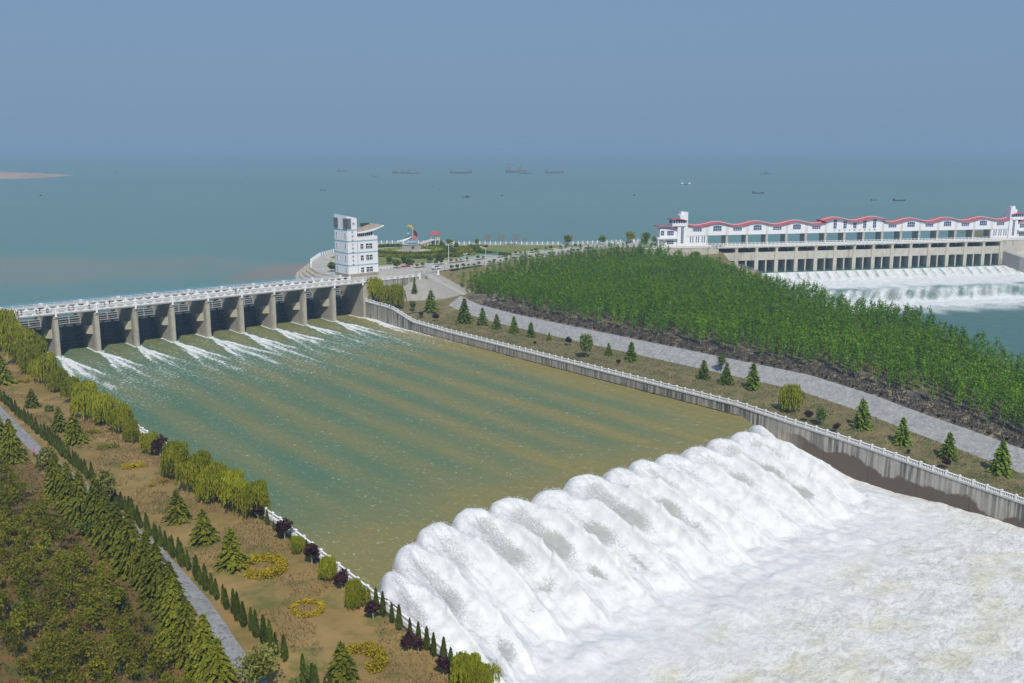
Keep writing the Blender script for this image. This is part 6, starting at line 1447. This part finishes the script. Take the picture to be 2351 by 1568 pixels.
# ------------------------------------------------------------------ vehicles
def van(u, v, rz, label, col=(0.55, 0.57, 0.58), L_=4.6, W_=1.8, H_=1.9, cat_='van'):
    t = empty('parked_van' if cat_ == 'van' else 'parked_car', (u, -v, Z_P + 0.005), rz, label, cat_); m = plain('van_paint', col, 0.3, 0.03)
    y = W_ / 2
    def shell(prof, yw, yt):
        mb = MB(); n_ = len(prof); zm = max(z for _, z in prof)
        V = []
        for sg in (-1, 1):
            for x, z in prof: V.append((x, sg * (yw if z < H_ * .55 else yt), z))
        return mb.add(V, [tuple(range(n_))[::-1], tuple(range(n_, 2 * n_))] + [(i, (i + 1) % n_, n_ + (i + 1) % n_, n_ + i) for i in range(n_)])
    h = L_ / 2
    if cat_ == 'van': prof = [(-h, .35), (h - .1, .35), (h, .6), (h - .05, .95), (h - .45, 1.08), (h - 1.15, H_), (-h + .25, H_), (-h, 1.1)]
    else: prof = [(-h, .3), (h - .1, .3), (h, .55), (h - .15, .8), (h - 1.2, .95), (h - 1.9, H_), (-h + 1.2, H_), (-h + .3, .98), (-h, .85)]
    shell(prof, y, y * .86).obj('body', m, t)
    g = MB(); zt = H_ - .16; zb = H_ * .56
    for sg in (-1, 1):
        n_ = 3
        for k in range(n_):
            x0 = -h + .45 + k * (L_ - 1.75) / n_; x1 = x0 + (L_ - 1.75) / n_ - .12
            g.add([(x0, sg * (y * .93 + .02), zb + .06), (x1, sg * (y * .93 + .02), zb + .06), (x1, sg * (y * .87 + .015), zt), (x0, sg * (y * .87 + .015), zt)], [(0, 1, 2, 3)])
    g.obj('side_windows', M['glass'], t)
    ws = MB()
    if cat_ == 'van': ws.add([(h - .5, -y * .8, 1.14), (h - .5, y * .8, 1.14), (h - 1.08, y * .78, H_ - .1), (h - 1.08, -y * .78, H_ - .1)], [(0, 1, 2, 3)]); ws.v = [(x + .05, yy, z + .02) for x, yy, z in ws.v]
    else: ws.add([(h - 1.22, -y * .8, 1.0), (h - 1.22, y * .8, 1.0), (h - 1.85, y * .78, H_ - .06), (h - 1.85, -y * .78, H_ - .06)], [(0, 1, 2, 3)]); ws.v = [(x + .05, yy, z + .03) for x, yy, z in ws.v]
    ws.obj('windscreen', M['glass'], t)
    for x in (-h + .85, h - .85):
        for sg in (-1, 1):
            w_ = MB(); n_ = 12; V = [(x + .32 * math.cos(a), sg * (y - .12) + dy, .32 + .32 * math.sin(a)) for dy in (-.11, .14 * 1) for a in np.linspace(0, 2 * np.pi, n_, endpoint=False)]
            w_.add(V, [tuple(range(n_))[::-1], tuple(range(n_, 2 * n_))] + [(i, (i + 1) % n_, n_ + (i + 1) % n_, n_ + i) for i in range(n_)]); w_.obj('wheel', M['rubber'], t)
    for sg in (-1, 1): MB().box(h - .06, h + .02, sg * .6 - .16, sg * .6 + .16, .68, .86).obj('headlight', M['white'], t)
    MB().box(h - .05, h + .05, -y * .95, y * .95, .32, .5).obj('bumper', M['dark_metal'], t); MB().box(-h - .05, -h + .05, -y * .95, y * .95, .32, .5).obj('bumper', M['dark_metal'], t)
u, v = onp(1785, 1000); van(u, v, math.radians(12), 'silver grey minivan driving on the dam road below the tower')
u, v = onr(1790, 335); van(u, v, math.radians(-5), 'white car parked near the end of the road before the far dam', (0.75, 0.76, 0.78), 4.4, 1.75, 1.45, 'car')
# trees, kiosk and white jetty at the road end
K_rt = Kind([round_tree('roadside_tree', 6.0, 2.6, 520, M['f_olive'], 181, 'tree', q=0.7, sub=9), round_tree('roadside_tree', 6.0, 3.0, 560, M['f_fresh'], 182, 'tree', q=0.7, sub=9)])
for (X, Y, hpx, lab, ix) in [(570, 345, 60, 'small round tree by the shore posts near the first sign character', 1), (1370, 345, 95, 'olive round tree on the shore right of the sign characters', 0), (1680, 338, 82, 'broad green tree near the road end', 1), (1925, 325, 105, 'olive topped tree behind the parked car', 0), (2065, 330, 100, 'green tree left of the far gatehouse wing', 1), (2140, 325, 62, 'dark green tree touching the far gatehouse wing', 1)]:
    P = at(*r4(X, Y), Z_P); K_rt.put(P[0], -P[1], Z_P, hpx / 2.6122 * .677 * mpp(P) / 6.0, lab, ix)
P = at(*r4(2050, 322), Z_P); kk = empty('kiosk', (P[0], P[1], Z_P), -_ya, 'small turquoise kiosk near the far gatehouse', 'kiosk')
MB().box(-1.7, 1.7, -1.2, 1.2, 0, 2.6).obj('cabin', plain('turquoise_paint', (0.16, 0.42, 0.48), 0.5), kk); MB().box(-2.0, 2.0, -1.5, 1.5, 2.6, 2.85).obj('roof', M['white'], kk); MB().box(-1.0, 1.0, -1.24, -1.2, 1.0, 2.1).obj('window', M['glass'], kk)
P = at(*r4(1840, 318), Z_P); jt = empty('white_jetty', (P[0], P[1], R_Z), -_ya, 'white railed landing stage on the water behind the road end', 'jetty')
MB().box(-9, 9, -1.5, 1.5, 4.4, 4.9).obj('deck', M['white'], jt)
for x in np.linspace(-8.5, 8.5, 8): MB().box(x - .2, x + .2, -1.4, 1.4, 0, 4.4).obj('pile', M['white'], jt); MB().box(x - .1, x + .1, -1.45, -1.25, 4.9, 6.0).obj('post', M['white'], jt)
MB().box(-9, 9, -1.42, -1.28, 5.8, 6.0).obj('rail', M['white'], jt); MB().box(4.0, 8, -1.2, 1.2, 4.9, 7.2).obj('cabin', M['white'], jt)
# trees by the far dam's left wall
for (X, Y, hp, lab, ix) in [(735, 790, 185, 'tall yellow-green tree against the far retaining wall', 0), (890, 790, 95, 'olive tree right of the tall one at the far wall', 0), (960, 800, 75, 'small yellow-green tree near the far dam abutment', 1)]:
    q0 = ((2150 + X / 3.617) * .67713, (680 + Y / 3.617) * .67713); P = at(*q0, 6.5); K_rt.put(P[0], -P[1], 6.0, hp / 3.617 * .677 * mpp(P) / 6.0, lab, ix)
q0 = ((2150 + 1045 / 3.617) * .67713, (680 + 805 / 3.617) * .67713); P = at(*q0, 6.5); K_lean.put(P[0], -P[1], 6.0, 130 / 3.617 * .677 * mpp(P) / 7.0, 'dark slim conifer at the foot of the far dam abutment')
# ------------------------------------------------------------------ boats on the reservoir
def boat(x, y, Lpx, kind, label, rz=None):
    P = at(x, y, R_Z); L_ = Lpx * mpp(P); t = empty('boat', (P[0], P[1], R_Z), (-_ya + (rz or 0.0)), label, 'boat', 'boats far out on the reservoir')
    dk = 0.06 if y > 430 else 0.17; m = plain('boat_hull', (dk, dk * 1.03, dk * 1.06), 0.6); b_ = L_ * 0.13; hh = max(0.7, L_ * 0.085)  # distant hulls get a paler colour to imitate the haze
    V = [(-L_/2, -b_*.8, hh*.9), (-L_/2, b_*.8, hh*.9), (0, b_, hh*.75), (L_*.38, b_*.7, hh*.95), (L_/2, 0, hh*1.4), (L_*.38, -b_*.7, hh*.95), (0, -b_, hh*.75)]
    W_ = [(vx * .92, vy * .75, -0.3) for vx, vy, _ in V]
    MB().add(V + W_, [tuple(range(7)), tuple(range(13, 6, -1))] + [(i, (i + 1) % 7, 7 + (i + 1) % 7, 7 + i) for i in range(7)]).obj('hull', m, t)
    if kind == 'white':
        for x_ in (-.36, .36): MB().box(L_ * (x_ - .09), L_ * (x_ + .09), -b_, b_, hh * .7, hh * 2.4).obj('cabin', M['white'], t)
    elif kind == 'cabin': MB().box(-L_ * .05, L_ * .3, -b_ * .7, b_ * .7, hh * .8, hh * 2.3).obj('cabin', m, t); MB().box(-L_ * .08, L_ * .33, -b_ * .8, b_ * .8, hh * 2.3, hh * 2.5).obj('cabin_roof', m, t)
    elif kind == 'dredger':
        MB().box(-L_ * .45, -L_ * .2, -b_, b_, hh, hh * 3).obj('cabin', m, t); MB().bar((-L_ * .3, 0, hh), (-L_ * .3, 0, L_ * .42), L_ * .012).obj('mast', m, t); MB().bar((L_ * .2, 0, hh), (L_ * .2, 0, L_ * .36), L_ * .012).obj('mast', m, t)
        MB().bar((-L_ * .3, 0, L_ * .4), (L_ * .45, 0, hh), L_ * .008).obj('boom', m, t); MB().box(L_ * .05, L_ * .3, -b_ * .6, b_ * .6, hh, hh * 2).obj('hopper', m, t)
    elif kind == 'low': MB().box(-L_ * .48, -L_ * .36, -b_ * .7, b_ * .7, hh * .8, hh * 2.0).obj('cabin', m, t)
for (x, y, Lp_, kd, lab) in [(1070, 453, 19, 'cabin', 'dark cabin boat in the middle distance left of centre'), (1152, 450, 6, 'cabin', 'tiny pale boat right of the dark cabin boat'), (742, 437, 14, 'low', 'low dark boat above the white tower'), (93, 450, 6, 'cabin', 'tiny dark boat near the left edge'), (1574, 424, 22, 'white', 'barge with two white cabins above the far gatehouse'), (1741, 444, 26, 'low', 'long low dark barge right of the white-cabined barge'), (2065, 461, 28, 'low', 'long dark barge, rightmost on the reservoir'), (2006, 460, 13, 'low', 'short dark boat beside the rightmost barge'), (1455, 449, 6, 'cabin', 'tiny boat left of the white-cabined barge'),
                             (918, 398, 36, 'dredger', 'faint masted dredger, leftmost of the hazy group'), (948, 399, 32, 'dredger', 'faint masted dredger, second of the hazy group'), (1058, 398, 52, 'low', 'faint long barge in the middle of the hazy group'), (1185, 396, 50, 'dredger', 'faint dredger in the right of the hazy group'), (1207, 399, 30, 'low', 'faint barge touching the right dredger'), (1273, 397, 44, 'low', 'faint long barge at the right end of the hazy group'), (784, 394, 22, 'dredger', 'very faint vessel left of the hazy group'), (862, 405, 16, 'low', 'faint small boat below the hazy group'), (266, 397, 8, 'cabin', 'faint speck of a boat right of the sandbank'), (1757, 400, 24, 'cabin', 'very faint vessel above the long low barge'), (996, 428, 6, 'low', 'tiny boat below the hazy group'), (555, 420, 6, 'low', 'tiny boat left of centre, far out')]:
    boat(x, y, Lp_, kd, lab)
# ------------------------------------------------------------------ people
def person(u, v, z, rz, top, legs, label, stride=0.16, hgt=1.68):
    t = empty('person', (u, -v, z), rz, label, 'person', 'people on foot'); s_ = hgt / 1.72
    def skin(name, verts, edges, radii, mat, root=0):
        me = bpy.data.meshes.new(name); me.from_pydata([tuple(c * s_ for c in p) for p in verts], edges, []); me.update()
        o = link(name, me, t); md = o.modifiers.new('skin', 'SKIN'); md.use_smooth_shade = True
        for i, r in enumerate(radii): sv_ = me.skin_vertices[0].data[i]; sv_.radius = (r[0] * s_, r[1] * s_) if hasattr(r, '__len__') else (r * s_, r * s_); sv_.use_root = (i == root)
        sb2 = o.modifiers.new('sub', 'SUBSURF'); sb2.levels = 1; sb2.render_levels = 1; me.materials.append(mat); return o
    V = [(0, 0, .93), (0, 0, 1.12), (0, 0, 1.38), (0, 0, 1.48), (0, .01, 1.56), (0, .02, 1.66)]; E_ = [(0, 1), (1, 2), (2, 3), (3, 4), (4, 5)]; Rr = [.15, .13, .16, .06, .085, .075]
    for sx in (-1, 1):
        b0 = len(V); V += [(sx * .19, 0, 1.40), (sx * .24, -.03 * sx, 1.14), (sx * .23, .10, .92), (sx * .22, .14, .84)]; E_ += [(2, b0), (b0, b0 + 1), (b0 + 1, b0 + 2), (b0 + 2, b0 + 3)]; Rr += [.065, .05, .04, .035]
        b0 = len(V); V += [(sx * .10, 0, .86), (sx * .11, sx * stride * .5 + .03, .48), (sx * .11, sx * stride, .09), (sx * .11, sx * stride + .13, .05)]; E_ += [(0, b0), (b0, b0 + 1), (b0 + 1, b0 + 2), (b0 + 2, b0 + 3)]; Rr += [.10, .075, .05, .04]
    body = skin('body', V, E_, Rr, plain('skin', (0.42, 0.26, 0.18), 0.6))
    V = [(0, 0, .90), (0, 0, 1.12), (0, 0, 1.38), (0, 0, 1.44)]; E_ = [(0, 1), (1, 2), (2, 3)]; Rr = [.185, .165, .185, .09]
    for sx in (-1, 1): b0 = len(V); V += [(sx * .19, 0, 1.40), (sx * .245, -.03 * sx, 1.14), (sx * .235, .10, .93)]; E_ += [(2, b0), (b0, b0 + 1), (b0 + 1, b0 + 2)]; Rr += [.085, .07, .055]
    skin('jacket', V, E_, Rr, top)
    V = [(0, 0, .92)]; E_ = []; Rr = [.165]
    for sx in (-1, 1): b0 = len(V); V += [(sx * .10, 0, .84), (sx * .11, sx * stride * .5 + .03, .48), (sx * .11, sx * stride, .10)]; E_ += [(0, b0), (b0, b0 + 1), (b0 + 1, b0 + 2)]; Rr += [.115, .09, .07]
    skin('trousers', V, E_, Rr, legs)
    h_ = MB().lathe([(0.02, 1.585), (.095, 1.60), (.105, 1.66), (.08, 1.74), (.02, 1.765)], 10, (0, .0)); h_.v = [tuple(c * s_ for c in p) for p in h_.v]; h_.obj('hair', M['rubber'], t, smooth=True)
    return t
c_pink = plain('pink_jacket', (0.62, 0.07, 0.16), 0.8); c_blk = plain('black_cloth', (0.02, 0.02, 0.025), 0.8); c_red = plain('red_cloth', (0.40, 0.05, 0.05), 0.8); c_navy = plain('navy_cloth', (0.03, 0.05, 0.12), 0.8); c_wht = plain('pale_cloth', (0.6, 0.6, 0.6), 0.8)
u, v, z = on_land(79, 1050); person(u, v, z + 0.12, math.radians(160), c_pink, c_blk, 'person in a pink jacket and black trousers walking on the garden path')
def onbr(X, dy=3.0, zz=15.2):                         # a spot on the dam road under a point of the parapet
    P = at(X, 700, 15.2); return P
for (xd, y_, top, legs, lab) in [(37, 3.0, c_blk, c_blk, 'person in black leaning at the parapet at the left end of the dam road'), (46, 2.4, c_red, c_navy, 'person in red beside the one in black at the left end of the dam road'), (80, 2.0, c_blk, c_navy, 'person in dark clothes at the parapet, left of the first group'), (88, 3.4, c_navy, c_blk, 'person in navy in the first group on the dam road'), (104, 2.0, c_blk, c_blk, 'person in black right of the first group on the dam road'), (107, 4.0, c_navy, c_blk, 'second person in navy right of the first group'), (155, 1.5, c_red, c_blk, 'person in red at the parapet mid-left on the dam road'), (165, 3.5, c_blk, c_navy, 'person in black next to the one in red on the dam road'), (202, 2.2, c_blk, c_blk, 'person in black behind the parapet above the third pier'), (238, 3.0, c_navy, c_blk, 'person in navy walking above the fourth pier'), (249, 6.5, c_blk, c_blk, 'person in black walking near the upstream parapet'), (540, 4.0, c_blk, c_navy, 'person in black on the right half of the dam road'), (549, 4.5, c_wht, c_blk, 'person in a pale top on the right half of the dam road')]:
    r_ = ray(xd, 690 - 0.09 * xd); t_ = (y_ - _CP[1]) / r_[1]; X_ = _CP[0] + r_[0] * t_
    person(X_, -y_, 15.2, rng.uniform(0, 6.28), top, legs, lab)
# ------------------------------------------------------------------ haze: the air over the reservoir
hm = bpy.data.materials.new('haze_air'); hm.use_nodes = True; hn = hm.node_tree.nodes; hl = hm.node_tree.links
hn.remove(hn['Principled BSDF'])
pv = hn.new('ShaderNodeVolumePrincipled'); pv.inputs['Color'].default_value = HAZE_COL
pv.inputs['Density'].default_value = HAZE_D; pv.inputs['Anisotropy'].default_value = 0.0
hl.new(pv.outputs[0], hn['Material Output'].inputs['Volume'])
haze = MB().box(-70000, 70000, -1500, 95000, -12.0, 76.0).obj('haze', hm)
tag(haze, 'pale blue haze over the whole reservoir', kind='stuff')
